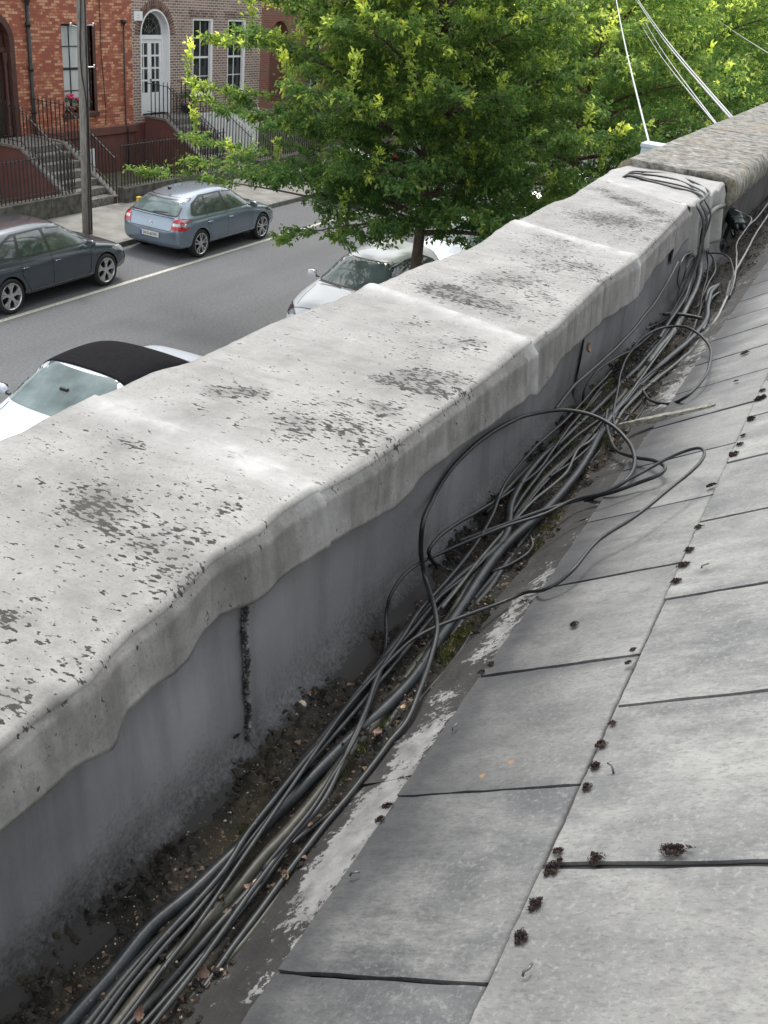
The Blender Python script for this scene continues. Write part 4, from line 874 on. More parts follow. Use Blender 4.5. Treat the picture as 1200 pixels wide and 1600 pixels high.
def sash(parent, y0, y1, z0, z1, frame_m, bars=(2,4), blind=True, sill_m='granite', bar_m=None, white_reveal=False):
    w = MB(); f = .06; xo = FX-.10
    w.box(xo-.05,xo,y0,y0+f,z0,z1).box(xo-.05,xo,y1-f,y1,z0,z1).box(xo-.05,xo,y0+f,y1-f,z0,z0+f).box(xo-.05,xo,y0+f,y1-f,z1-f,z1)
    zm = (z0+z1)/2; w.box(xo-.06,xo-.01,y0+f,y1-f,zm-.03,zm+.03)
    nx, nz = bars
    for i in range(1,nx): yy_ = y0+(y1-y0)*i/nx; w.box(xo-.045,xo-.015,yy_-.014,yy_+.014,z0+f,zm-.03).box(xo-.045,xo-.015,yy_-.014,yy_+.014,zm+.03,z1-f)
    for i in range(1,nz):
        if i*2 != nz: zz = z0+(z1-z0)*i/nz; w.box(xo-.043,xo-.017,y0+f,y1-f,zz-.012,zz+.012)
    o = PL(w.build('window', MAT[frame_m], parent))
    g = MB().add([(xo-.035,y0,z0),(xo-.035,y1,z0),(xo-.035,y1,z1),(xo-.035,y0,z1)],[(0,1,2,3)]).build('pane', MAT['blindglass' if blind else 'pane'], o)
    s = MB().box(FX-.08,FX+.09,y0-.12,y1+.12,z0-.12,z0-.004).build('sill', MAT[sill_m], o, bevel=.01)
    return o
t = NT('blind_behind_glass'); t.col(t.ramp(t.noise(3, 3, src=t.map((1,1,.3))), [(.3,(.42,.45,.46)),(.7,(.62,.64,.64))])).rough(.12).set(Coat_Weight=.6, Coat_Roughness=.05); MAT['blindglass'] = t.m

def house(label, y0, y1, wall_m, plinth_m, plinth_z, doors, windows, band=True):
    h = empty('terraced_house', (FX-4, (y0+y1)/2, 0), label, 'house', 'terraced houses across the street')
    holes = [arch_loop(*d) for d in doors] + [rect_loop(*w) for w in windows]
    holed_wall('wall', y0, y1, plinth_z, 8.4, holes, MAT[wall_m], h)
    PL(MB().box(FX-8, FX-.31, y0, y1, 0, 8.39).build('rear_wall', MAT['red_brick'], h))
    PL(MB().add([(FX-.2,y0,8.38),(FX-.2,y1,8.38),(FX-4.2,y1,10.4),(FX-4.2,y0,10.4),(FX-8.2,y1,8.38),(FX-8.2,y0,8.38)],[(0,1,2,3),(3,2,4,5)]).build('roof', MAT['slate_roof'], h))
    return h
# house 1: orange brick
h1 = house('orange brick terraced house with maroon base and black downpipes', 17.0, 26.2, 'orange_brick', 'maroon', 1.40,
    [(20.62, 1.5, 1.40, 3.75)], [(23.17, 24.42, 1.87, 4.22)])
PL(MB().box(FX-.3, FX+.03, 17, 26.2, 0, 1.17).box(FX-.3, FX+.09, 17, 19.85, 1.17, 1.40).box(FX-.3, FX+.09, 21.4, 26.3, 1.17, 1.40).box(FX-.3,FX+.03,19.85,21.4,1.17,1.395).build('plinth', MAT['maroon'], h1, bevel=.012))
w = sash(h1, 23.17, 24.42, 1.87, 4.22, 'iron', (3,4), True, 'brown_stone'); 
PL(MB().box(FX-.1,FX+.02,24.42,24.54,1.87,4.24).build('window_surround', MAT['brown_stone'], h1, bevel=.01))
bw = MB().box(FX+.02,FX+.05,23.25,23.33,.18,.82).box(FX+.02,FX+.05,24.2,24.28,.18,.82).box(FX+.02,FX+.05,23.33,24.2,.74,.82).box(FX+.02,FX+.05,23.33,24.2,.18,.25).box(FX+.025,FX+.045,23.75,23.78,.25,.74)
o = PL(bw.build('basement_window', MAT['white_paint'], h1)); MB().add([(FX+.034,23.3,.2),(FX+.034,24.25,.2),(FX+.034,24.25,.8),(FX+.034,23.3,.8)],[(0,1,2,3)]).build('pane', MAT['blindglass'], o)
# arched brown doorway
mb = MB(); lp = arch_loop(20.62,1.5,1.40,3.75); lp2 = arch_loop(20.62,1.16,1.40,3.75); loop_ring(mb, lp, lp2, FX+.03, FX+.03); loop_ring(mb, lp2, lp2, FX+.03, FX-.16); loop_ring(mb, lp, lp, FX+.03, FX-.05)
PL(mb.build('door_surround', MAT['brown_stone'], h1))
mb = MB(); loop_face(mb, arch_loop(20.62,1.2,1.40,3.75), FX-.2); mb.box(FX-.2,FX-.12,20.02,21.22,3.5,3.62)
for s in (-.5,.5): mb.lathe([(.07,1.4),(.07,1.6),(.05,1.65),(.045,3.2),(.07,3.3),(.08,3.5)], 12, (FX-.1,20.62+s,0))
dr = PL(mb.build('door', MAT['brown_stone'], h1)); MB().box(FX-.19,FX-.155,20.25,20.98,1.42,3.46).build('door_leaf', MAT['iron'], dr, bevel=.01)
# downpipe with hopper, second thin pipe
mb = MB().tube([(FX+.09,21.84,8.2),(FX+.09,21.84,4.9)], .05, 12).tube([(FX+.09,21.84,4.72),(FX+.09,21.84,1.45),(FX+.16,21.84,1.25),(FX+.16,21.84,.1)], .055, 12)
for z in (2.0,3.1,4.2): mb.lathe([(.055,z-.05),(.075,z-.05),(.075,z+.05),(.055,z+.05)], 12, (FX+.09,21.84,0))
mb.lathe([(.05,4.68),(.07,4.75),(.15,4.95),(.15,5.05),(0,5.05)], 12, (FX+.11,21.84,0)); PL(mb.build('downpipe', MAT['iron'], h1, True))
py = at(193,40,x=FX+.05)[1]; mb = MB().tube([(FX+.05,py,at(193,38,x=FX)[2]),(FX+.05,py,1.42),(FX+.12,py,1.3),(FX+.12,py,.1)], .022, 8).lathe([(.02,-.02),(.09,.06),(.09,.12),(0,.12)], 10, (FX+.06,py,at(193,38,x=FX)[2])); PL(mb.build('waste_pipe', MAT['iron'], h1, True))
py = 25.0; PL(MB().tube([(FX+.03,24.75,5.6),(FX+.03,24.76,3.4),(FX+.05,24.86,1.9),(FX+.04,24.84,1.45)], .012, 6).build('wall_cable', MAT['iron'], h1))

# house 2: brown brick with the white arched door
D2 = (27.32, 1.46, 1.62, 3.95)
D2y, D2w, D2z, D2s = D2
W2 = (29.28, 30.42, 2.08, 4.45)
h2 = house('brown brick terraced house with white arched door and fanlight', 26.2, 33.4, 'brown_brick', 'maroon', 1.40, [D2], [W2, (31.3,32.4,2.08,4.45)])
PL(MB().box(FX-.3,FX+.05,26.2,28.4,0,1.40).box(FX-.3,FX-.001,28.4,33.4,0,1.40).box(FX-.001,FX+.05,28.4,29.7,0,1.4).build('plinth', MAT['maroon'], h2))
PL(MB().box(FX-.001,FX+.05,29.7,33.4,0,1.5).build('white_base', MAT['white_paint'], h2, bevel=.01))
for a in (W2, (31.3,32.4,2.08,4.45)):
    sash(h2, *a, 'white_paint', (2,4), False, 'granite')
    PL(MB().box(FX-.1,FX-.005,a[0],a[0]+.05,a[2],a[3]).box(FX-.1,FX-.005,a[1]-.13,a[1],a[2],a[3]).box(FX-.1,FX-.005,a[0]+.05,a[1]-.13,a[3]-.06,a[3]).build('window_reveal', MAT['white_paint'], h2))
    mb = MB(); n = 17
    for i in range(n):
        yy_ = a[0]-.12+(a[1]-a[0]+.24)*i/(n-1); k = (i-(n-1)/2)*.012; mb.beam((FX+.004,yy_,a[3]+.005),(FX+.004,yy_+k,a[3]+.27), .055, .012, 0, (0,1,0))
    PL(mb.build('brick_lintel', MAT['brown_brick'], h2))
# brick arch of radial voussoirs with pale joints
t = NT('voussoir'); g = t.n('ShaderNodeNewGeometry'); t.col(t.ramp(g.outputs['Random Per Island'], [(0,(.075,.04,.035)),(.5,(.16,.08,.06)),(1,(.24,.13,.10))])).rough(.85); MAT['voussoir'] = t.m
MAT['mortar'] = pm('mortar', (.30,.26,.23), (.42,.38,.34), 20, .9)
mb = MB(); n = 33
for i in range(n):
    a = math.pi*(i+.5)/n; c, s = math.cos(a), math.sin(a); r0, r1 = D2w/2+.012, D2w/2+.26
    for (ra, rb) in ((r0,(r0+r1)/2-.006),((r0+r1)/2+.006,r1)):
        p = (FX+.008, D2y+ra*c, D2s+ra*s); q = (FX+.008, D2y+rb*c, D2s+rb*s); mb.beam(p, q, .02, .056, 0, (0,-s,c))
PL(mb.build('brick_arch', MAT['voussoir'], h2))
mb = MB(); lpA = arch_loop(D2y,D2w+.54,D2s,D2s+.001); lpB = arch_loop(D2y,D2w,D2s,D2s+.001); 
n = 40; V = []; 
for i in range(n+1):
    a = math.pi*i/n; V += [(FX+.004, D2y+(D2w/2+.27)*math.cos(a), D2s+(D2w/2+.27)*math.sin(a)), (FX+.004, D2y+D2w/2*math.cos(a), D2s+D2w/2*math.sin(a))]
PL(MB().add(V, [(2*i,2*i+1,2*i+3,2*i+2) for i in range(n)]).build('arch_mortar', MAT['mortar'], h2))
mb = MB(); o_ = arch_loop(*D2); i_ = arch_loop(D2y,D2w-.10,D2z,D2s); loop_ring(mb, o_, i_, FX+.012, FX+.012); loop_ring(mb, i_, i_, FX+.012, FX-.28); loop_ring(mb, o_, o_, FX+.012, FX-.02)
PL(mb.build('door_reveal', MAT['white_paint'], h2))
xd = FX-.28; w2 = D2w/2-.05; mb = MB()
mb.box(xd,xd+.07,D2y-w2,D2y-w2+.09,D2z,D2s).box(xd,xd+.07,D2y+w2-.09,D2y+w2,D2z,D2s).box(xd,xd+.09,D2y-w2+.09,D2y+w2-.09,D2s-.14,D2s-.02)
fo = arch_loop(D2y,2*w2,D2s-.02,D2s); fi = arch_loop(D2y,2*w2-.14,D2s-.02,D2s); loop_ring(mb, fo, fi, xd+.06, xd+.06); loop_ring(mb, fi, fi, xd+.06, xd)
dr = PL(mb.build('door_frame', MAT['white_paint'], h2))
fl = loop_face(MB(), fi, xd+.02).build('fanlight', MAT['pane'], dr)
mb = MB()
for i in range(1,6):
    a = math.pi*i/6; mb.beam((xd+.03,D2y,D2s+.02),(xd+.03,D2y+(w2-.08)*math.cos(a),D2s+(w2-.08)*math.sin(a)),.012,.006,0,(1,0,0))
for r in (.2,.42):
    mb.tube([(xd+.03,D2y+r*math.cos(a),D2s+.02+r*math.sin(a)) for a in [math.pi*i/16 for i in range(17)]], .006, 5)
mb.build('fanlight_tracery', MAT['pole'], dr)
mb = MB(); ya, yb = D2y-w2+.09, D2y+w2-.09; z0, z1 = D2z, D2s-.14
t_ = .05; cols = [ya, (ya+yb)/2-.06, (ya+yb)/2+.06, yb]
mb.box(xd,xd+.045,ya,yb,z0,z0+.62)
mb.box(xd,xd+.045,ya,ya+.10,z0+.62,z1).box(xd,xd+.045,yb-.10,yb,z0+.62,z1).box(xd,xd+.045,(ya+yb)/2-.09,(ya+yb)/2+.09,z0+.62,z1).box(xd,xd+.045,ya+.1,(ya+yb)/2-.09,z1-.12,z1).box(xd,xd+.045,(ya+yb)/2+.09,yb-.1,z1-.12,z1)
for k in range(1,4):
    z = z0+.62+(z1-.12-z0-.62)*k/4
    for p, q in ((ya+.1,(ya+yb)/2-.09),((ya+yb)/2+.09,yb-.1)): mb.box(xd+.005,xd+.04,p,q,z-.025,z+.025)
for p, q in ((ya+.1,(ya+yb)/2-.09),((ya+yb)/2+.09,yb-.1)): mb.box(xd+.006,xd+.039,(p+q)/2-.02,(p+q)/2+.02,z0+.62,z1-.12)
lf = PL(mb.build('door', MAT['white_paint'], h2)); MB().add([(xd+.02,ya,z0+.6),(xd+.02,yb,z0+.6),(xd+.02,yb,z1),(xd+.02,ya,z1)],[(0,1,2,3)]).build('pane', MAT['pane'], lf)
MB().lathe([(0,.0),(.03,.0),(.03,.03),(0,.04)], 10, (xd+.05,(ya+yb)/2+.03,z0+1.0), 'x').build('door_knob', MAT['iron'], lf)
# small white plaque (its lettering is too small to read)
pc = at(216,25,x=FX+.02); PL(MB().box(FX+.004,FX+.03,pc[1]-.2,pc[1]+.2,pc[2]-.13,pc[2]+.13).build('wall_plaque', MAT['white_paint'], h2, bevel=.008))
MAT['ink'] = NT('faded_ink').col((.25,.26,.27)).rough(.6).m
mb = MB(); 
for j, (zz, ww) in enumerate([(.02,.20),(-.05,.14)]):
    k = int(ww/.02); 
    for i in range(k):
        if random.random() < .8: mb.box(FX+.03,FX+.032,pc[1]-ww/2+i*.02,pc[1]-ww/2+i*.02+.012,pc[2]+zz-.008,pc[2]+zz+random.uniform(.004,.014))
PL(mb.build('plaque_lettering', MAT['ink'], h2))

# further houses behind the trees
yh = 33.4
for i, (lab, wm) in enumerate([('red brick terraced house beyond the brown one, behind the big tree','red_brick'),('brown brick terraced house further along behind the trees','brown_brick'),('orange-red terraced house in the middle distance behind the foliage','orange_brick'),('distant red brick terraced house in the row','red_brick'),('distant brown terraced house near the row end','brown_brick'),('last terraced house at the far end of the row','red_brick')]):
    hh = house(lab, yh, yh+8.2, wm, 'maroon', 1.4, [(yh+1.3,1.3,1.6,3.8)], [(yh+3.4,yh+4.6,2.0,4.4),(yh+5.9,yh+7.1,2.0,4.4)])
    PL(MB().box(FX-.3,FX+.05,yh,yh+8.2,0,1.40).build('plinth', MAT[['granite','white_paint','maroon'][i%3]], hh))
    for a in ((yh+3.4,yh+4.6,2.0,4.4),(yh+5.9,yh+7.1,2.0,4.4)): sash(hh, *a, 'white_paint', (2,2), False)
    PL(loop_face(MB(), arch_loop(yh+1.3,1.3,1.6,3.8), FX-.25).build('door', MAT[['maroon','iron','white_paint'][i%3]], hh))
    yh += 8.2
# pale block closing the street
h = empty('pale_building', (-8, 175, 0), 'pale grey building closing the far end of the street above the trees', 'building')
PL(MB().box(-40,30,168,182,0,9).build('wall', MAT['white_paint'], h)); PL(MB().add([(-41,167,9),(31,167,9),(31,175,12),(-41,175,12),(31,183,9),(-41,183,9)],[(0,1,2,3),(3,2,4,5)]).build('roof', MAT['slate_roof'], h))
mb = MB(); [mb.box(x,x+1.2,167.9,168.05,z,z+1.8) for x in range(-36,28,4) for z in (2,5.5)]; PL(mb.build('windows', MAT['pane'], h))

# entrance steps
def steps(label, y0, y1, n, x_top, z_top, tread, land, m, cheek=None):
    root = empty('entrance_steps', (x_top, (y0+y1)/2, 0), label, 'steps', 'granite entrance steps')
    rise = (z_top-.12)/n
    for i in range(n):
        xe = x_top+land+tread*(n-1-i)
        # step i from bottom: spans from facade to its nosing
        z = .12+rise*(i+1)
        PL(MB().box(xe-tread-.002 if i < n-1 else FX+.09, xe, y0, y1, z-rise if i else 0, z).build('step', MAT[m], root, bevel=.012))
    # solid flank walls under the flight
    pts = [(FX+.1,0),(x_top+land+tread*(n-1)-.02,0),(x_top+land+tread*(n-1)-.02,.12+rise*.7),(x_top+land-.02,z_top-.04),(FX+.1,z_top-.04)]
    for ya_, yb_ in ((y0-.14,y0-.004),(y1+.004,y1+.14)):
        k = len(pts); V = [(x,ya_,z) for x,z in pts]+[(x,yb_,z) for x,z in pts]
        PL(MB().add(V, [tuple(range(k)), tuple(range(2*k-1,k-1,-1))]+[(i,(i+1)%k,k+(i+1)%k,k+i) for i in range(k)]).build('flank_wall', MAT[cheek or 'maroon'], root))
    for yy_ in (y0-.09, y1+.09):
        PL(MB().beam((x_top+land+tread*(n-1),yy_,.12+rise*.7),(x_top+land,yy_,z_top+.0),.2,.06).box(FX+.1,x_top+land,yy_-.1,yy_+.1,z_top-.03,z_top+.03).build('flank_coping', MAT['granite'], root))
    return root
steps('worn granite steps up to the brown arched door at left', 20.15, 21.55, 7, FX+.2, 1.40, .29, 1.15, 'granite')
steps('granite steps beside the maroon flank wall of the white arched door', 26.78, 28.15, 8, FX+.2, 1.62, .27, .75, 'granite')

# railings
def spear(mb, x, y, z0, z1, r=.011):
    mb.box(x-r,x+r,y-r,y+r,z0,z1); mb.add([(x-r*1.9,y,z1+.03),(x,y-r*1.9,z1+.03),(x+r*1.9,y,z1+.03),(x,y+r*1.9,z1+.03),(x,y,z1+.10),(x,y,z1-.0)],[(0,1,4),(1,2,4),(2,3,4),(3,0,4),(1,0,5),(2,1,5),(3,2,5),(0,3,5)])
def railing(label, pts, h, spacing=.125, plinth=None, zt2=None):
    """pts: base polyline (x,y,z)"""
    P = [Vector(p) for p in pts]; root = empty('iron_railing', P[0], label, 'railing', 'black iron railings with spear tops')
    bar = MB(); spear(bar, 0,0,0,h); bme = None
    for a, b in zip(P[:-1], P[1:]):
        ln = (b-a).length; n = max(1, int(ln/spacing))
        for i in range(n):
            p = a+(b-a)*(i/n)-P[0]
            if bme is None:
                o = bar.build('bar', MAT['iron'], root); bme = o.data
            else:
                o = bpy.data.objects.new('bar', bme); COL.objects.link(o); o.parent = root
            o.location = p
        for k, zz in enumerate((h-.04, .12)):
            MB().beam(a-P[0]+Vector((0,0,zz)), b-P[0]+Vector((0,0,zz)), .04 if k == 0 else .03, .014).build('rail', MAT['iron'], root)
    return root
def plinth(label, y0, y1, zt_=.60):
    o = MB()
    n = max(1, round((y1-y0)/1.15)); 
    for i in range(n): o.box(-18.42,-18.14,y0+(y1-y0)*i/n+.004,y0+(y1-y0)*(i+1)/n-.004,.0,zt_-.02*(i%2==5))
    ob = o.build('garden_wall', MAT['dark_stone'], bevel=.012); tag(ob, label, 'wall', 'low stone plinths under the railings'); return ob
G0, G1, G2, G3 = 20.0, 21.7, 26.62, 28.35
plinth('low dark stone plinth left of the first steps', 14.5, G0); plinth('low stone plinth between the two flights of steps', G1, G2, .52); plinth('low stone plinth beyond the second steps behind the tree', G3, 34)
railing('black railings on the low plinth left of the first steps', [(-18.28,16.4,.60),(-18.28,G0-.05,.60)], 1.0)
railing('black railings on the low plinth between the two flights', [(-18.28,G1+.02,.52),(-18.28,G2-.03,.52)], 1.12)
railing('black railings beyond the second flight, half hidden by leaves', [(-18.28,G3,.60),(-18.28,33.6,.60)], 1.0, .14)
rs = (1.40-.12)/7
def stair_rail(label, y, x0, z0, xl, zl, xw): railing(label, [(x0,y,z0),(xl,y,zl),(xw,y,zl)], .98, .135)
stair_rail('near railing climbing the left side of the first steps', 20.05, -18.42, .32, FX+1.35, 1.43, FX+.15)
stair_rail('far railing climbing the right side of the first steps', 21.66, -18.42, .32, FX+1.35, 1.43, FX+.15)
stair_rail('near railing of the second flight above the maroon flank', 26.69, -18.42, .36, FX+.95, 1.65, FX+.15)
stair_rail('far railing of the second flight behind the leaves', 28.25, -18.42, .36, FX+.95, 1.65, FX+.15)

# garden shrubs behind the railings, potted plants
def leafcloud(n, fn, size, cols, seed, fold=.25):
    rg = np.random.default_rng(seed); P, D = fn(n, rg)
    return leaves_np(P, D, size*rg.uniform(.6,1.25,len(P)), cols, rg, fold)
def leaves_np(P, D, Ln, C, rg, fold=.3, wr=.30):
    n = len(P); D = D/np.maximum(np.linalg.norm(D,axis=1,keepdims=True),1e-6)
    up = np.array([0,0,1.])+rg.normal(0,.5,(n,3)); Sd = np.cross(D, up); Sd /= np.maximum(np.linalg.norm(Sd,axis=1,keepdims=True),1e-6); N = np.cross(Sd, D)
    L_ = Ln[:,None]; a = P; b = P+D*L_*.48+Sd*L_*wr+N*L_*fold*.4; c = P+D*L_-N*L_*.12; d = P+D*L_*.48-Sd*L_*wr+N*L_*fold*.4; 
    V = np.stack([a,b,c,d],1).reshape(-1,3); i = np.arange(n)[:,None]*4; F = np.concatenate([i+[0,1,2], i+[0,2,3]],0)
    return V, F, np.repeat(C, 4, 0)
def leaf_mat(name='leaves', trans=.45, spec=.4):
    t = NT(name); a = t.attr('Col'); t.col(a.outputs['Color']).rough(.5); t.set(Specular_IOR_Level=spec)
    tr = t.n('ShaderNodeBsdfTranslucent'); hs = t.n('ShaderNodeHueSaturation'); hs.inputs['Value'].default_value = 2.4; hs.inputs['Saturation'].default_value = 1.0; hs.inputs['Hue'].default_value = .495
    t.l(a.outputs['Color'], hs.inputs['Color']); t.l(hs.outputs[0], tr.inputs[0])
    m = t.n('ShaderNodeMixShader'); m.inputs[0].default_value = trans; out = t.t.nodes['Material Output']
    t.l(t.b.outputs[0], m.inputs[1]); t.l(tr.outputs[0], m.inputs[2]); t.l(m.outputs[0], out.inputs[0]); return t.m
MAT['leaves'] = leaf_mat()
MAT['bark'] = pm('bark', (.05,.038,.028), (.13,.10,.075), 14, .9, .8, 30, stretch=(1,1,.25))
MAT['bark_red'] = pm('reddish_bark', (.09,.045,.035), (.20,.11,.08), 14, .9, .8, 30, stretch=(1,1,.25))
def shrub(label, c, r, n, col, seed, size=.06):
    rg = np.random.default_rng(seed); d = rg.normal(size=(n,3)); d /= np.linalg.norm(d,axis=1,keepdims=True); d[:,2] = np.abs(d[:,2])
    k = .75+.5*vnoise(d[:,0]*3+9, d[:,1]*3+d[:,2]*2+9, seed); P = d*np.array(r)*(rg.uniform(.25,1,n)**.5*k)[:,None]
    C = np.array(col)[None]*rg.uniform(.6,1.5,(n,1)); V, F, C = leaves_np(P, d+rg.normal(0,.6,(n,3)), size*rg.uniform(.6,1.3,n), C, rg)
    root = empty('shrub', c, label, 'shrub', 'shrubs behind the railings'); npmesh('foliage', V, F, MAT['leaves'], root, False, C)
    mb = MB(); 
    for i in range(6): a = i; mb.tube([(0,0,0),(r[0]*.3*math.cos(a),r[1]*.3*math.sin(a),r[2]*.4),(r[0]*.6*math.cos(a),r[1]*.6*math.sin(a),r[2]*.75)], [.012,.008,.004], 5)
    mb.build('stems', MAT['bark'], root); return root
shrub('bright green shrub behind the railings at the left edge', (-19.0,17.3,.05), (.5,.9,.75), 1500, (.12,.17,.03), 1)
shrub('low green plants behind the railings right of the pole', (-18.9,23.9,.05), (.35,.9,.75), 1300, (.10,.15,.04), 2)
shrub('loose green plant behind the railings above the blue car', (-18.95,25.3,.05), (.35,.7,.95), 1100, (.09,.14,.04), 3)
shrub('green shrub behind the far railings, seen through the tree', (-19.2,30.5,.05), (.5,1.3,1.0), 1400, (.08,.13,.03), 4)
MAT['bluepot'] = pm('dark_blue_pot', (.02,.03,.045), (.04,.055,.075), 10, .35)
def pot(label, loc, r, h, m, flower=None, n=60, fh=.25):
    root = empty('potted_plant', loc, label, 'potted plant', 'potted plants')
    MB().lathe([(0,0),(r*.7,0),(r,h),(r*1.08,h),(r*1.08,h*.86),(r*.98,h*.86)], 14).build('pot', MAT[m], root, True)
    rg = np.random.default_rng(int(loc[1]*10)); d = rg.normal(size=(n,3)); d[:,2] = np.abs(d[:,2]); d /= np.linalg.norm(d,axis=1,keepdims=True)
    P = d*r*1.3*rg.uniform(.3,1,(n,1))+[0,0,h+fh*.35]; V, F, C = leaves_np(P, d, np.full(n,.07), np.array([[.07,.12,.03]])*rg.uniform(.6,1.4,(n,1)), rg); npmesh('foliage', V, F, MAT['leaves'], root, False, C)
    if flower:
        mb = MB(); 
        for i in range(9):
            a = i*2.4; c = (r*.9*math.cos(a)*.7, r*.9*math.sin(a)*.7, h+fh*(.7+.4*random.random())); mb.tube([(0,0,h),c],.004,4,1); mb.lathe([(0,-.03),(.04,-.01),(.05,.02),(.03,.045),(0,.05)], 7, c)
        mb.build('flowers', [flower, MAT['leaves']], root)
MAT['pink'] = pm('pink_petals', (.5,.02,.08), (.65,.06,.16), 40, .6)
pot('terracotta pot of dark pink flowers, left on the window sill', (FX+.02,23.38,1.872), .10, .18, 'terracotta', MAT['pink'], 60, .3)
pot('terracotta pot of pink flowers, second on the window sill', (FX+.02,23.72,1.872), .10, .18, 'terracotta', MAT['pink'], 60, .2)
pot('terracotta pot behind the pole on the window sill', (FX+.02,24.05,1.872), .10, .18, 'terracotta', MAT['pink'], 60, .2)
pot('dark blue planter with feathery plant beside the white arched door', (FX+.35,28.5,1.56), .2, .34, 'bluepot', None, 220, .5)
MB().box(FX+.1,FX+.65,28.3,28.75,1.4,1.555).build('white_base_ledge', MAT['granite'], h2).location = -h2.location
# small yellow box and lid on the pavement wall
o = MB().box(-.04,.04,-.06,.06,0,.20).box(-.045,.045,-.07,.07,.20,.23).build('yellow_marker', MAT['yellow'], bevel=.01); o.location = tuple(at(217,306,z=.75)*np.array([1,1,0])+np.array([0,0,.50])); tag(o, 'small yellow marker post standing by the plinth behind the blue car', 'marker')

# telegraph pole
pb = at(137,365,z=.12); root = empty('telegraph_pole', (pb[0],pb[1],.12), 'weathered wooden telegraph pole on the pavement in front of the orange house', 'pole')
MB().lathe([(0,0),(.12,0),(.115,2),(.105,5),(.09,9),(0,9.02)], 22).build('shaft', MAT['pole'], root, True)
mb = MB(); ww = [(-.0,-.13)] ; pts = [(.128*math.cos(a),.128*math.sin(a),z) for z, a in [(0,-.5),(1,-.5),(2.2,-.4),(3.0,-.45),(3.6,-1.1),(4.3,-1.2),(5,-.9),(7,-.8),(9,-.8)]]
mb.tube(spline(pts,.1), .014, 6).build('riser_cable', MAT['iron'], root, True)
mb = MB(); mb.tube([(.115,.02,.1),(.11,.0,2),(.10,.0,5),(.09,0,8.9)], .022, 6).build('earth_strip', MAT['iron'], root, True)
for z, a in [(4.55,.6),(3.7,.8),(4.5,3.7)]:
    m = MB().tube([(.1*math.cos(a),.1*math.sin(a),z),(.24*math.cos(a),.24*math.sin(a),z+.02)], .012, 6).lathe([(0,-.02),(.02,-.02),(.02,.04),(0,.05)], 8, (.24*math.cos(a),.24*math.sin(a),z+.02)); m.build('step_bolt', MAT['alloy'], root)

root.rotation_euler = (math.radians(-1.4), 0, 0)
# ------------------------------------------------------------------ cars
def paint(name, c, flake=.35, rough=.32):
    t = NT(name); t.col(t.ramp(t.noise(2.5, 3), [(.3, c), (.7, tuple(v*1.12+.003 for v in c))])); t.rough(rough)
    t.set(Metallic=flake, Coat_Weight=.7, Coat_Roughness=.04); return t.m
MAT['p_grey'] = paint('dark_grey_paint', (.07,.085,.10), .55, .25); MAT['p_blue'] = paint('blue_grey_paint', (.20,.25,.30), .55, .24)
MAT['p_silver'] = paint('silver_white_paint', (.56,.60,.66), .25); MAT['p_white'] = paint('white_paint_car', (.66,.68,.70), .05); MAT['p_black'] = paint('dark_car_paint', (.02,.02,.024), .3)
t = NT('car_glass'); t.col(t.ramp(t.noise(1.6, 3), [(.3,(.025,.034,.036)),(.7,(.07,.085,.085))])).rough(.03); t.set(Specular_IOR_Level=.8, Coat_Weight=.3, Coat_Roughness=.0); MAT['cglass'] = t.m
t = NT('windscreen_glass'); t.col(t.ramp(t.noise(1.8, 4), [(.3,(.05,.075,.075)),(.7,(.20,.26,.255))])).rough(.04); t.set(Specular_IOR_Level=.7); MAT['wglass'] = t.m
MAT['redlamp'] = NT('red_lamp').col((.45,.012,.02)).rough(.12).set(Coat_Weight=.8).m
MAT['clearlamp'] = NT('clear_lamp').col((.55,.56,.57)).rough(.1).set(Metallic=.5, Coat_Weight=.8).m
MAT['darklamp'] = NT('dark_headlamp').col((.08,.085,.09)).rough(.08).set(Metallic=.4, Coat_Weight=1.0).m
MAT['fabric'] = pm('soft_top_fabric', (.007,.007,.009), (.013,.013,.015), 30, .95, .25, 300, spec=.12)
MAT['seam'] = NT('shut_line').col((.006,.006,.006)).rough(.8).m
MAT['plate'] = pm('number_plate', (.66,.67,.64), (.72,.73,.70), 10, .35); MAT['platetxt'] = NT('plate_ink').col((.02,.02,.02)).rough(.5).m
MAT['blueband'] = NT('plate_blue').col((.02,.07,.35)).rough(.4).m

#        y     zb   w    zm   zs   ws   zr   wr   zt
HATCH = [(-2.12,.40,.60,.50,.60,.58,.62,.48,.63),(-2.09,.31,.76,.50,.70,.74,.74,.60,.76),(-2.02,.25,.845,.52,.86,.79,.93,.65,.96),(-1.92,.23,.87,.54,.92,.81,1.08,.63,1.12),
    (-1.72,.22,.885,.54,.935,.83,1.30,.585,1.345),(-1.60,.22,.89,.54,.94,.835,1.36,.58,1.41),(-1.1,.22,.895,.54,.945,.84,1.385,.585,1.45),(-.3,.22,.895,.54,.94,.845,1.40,.59,1.475),(.22,.22,.895,.54,.93,.845,1.365,.585,1.44),
    (.45,.22,.895,.54,.925,.845,1.27,.605,1.34),(.80,.22,.895,.54,.91,.84,1.08,.65,1.14),(1.06,.22,.895,.54,.885,.83,.945,.69,.985),(1.3,.22,.89,.54,.86,.82,.90,.64,.935),(1.7,.23,.88,.52,.79,.79,.835,.60,.86),(1.95,.25,.82,.50,.70,.74,.745,.56,.77),(2.07,.28,.72,.46,.60,.66,.64,.50,.66),(2.12,.36,.56,.45,.53,.54,.55,.44,.56)]
BMWT = [tuple(r) for r in HATCH]
for i_, (a_, b_) in {3:(1.02,1.06),4:(1.20,1.245),5:(1.28,1.335),6:(1.365,1.43)}.items():
    r_ = list(BMWT[i_]); r_[6] = a_; r_[8] = b_; BMWT[i_] = tuple(r_)
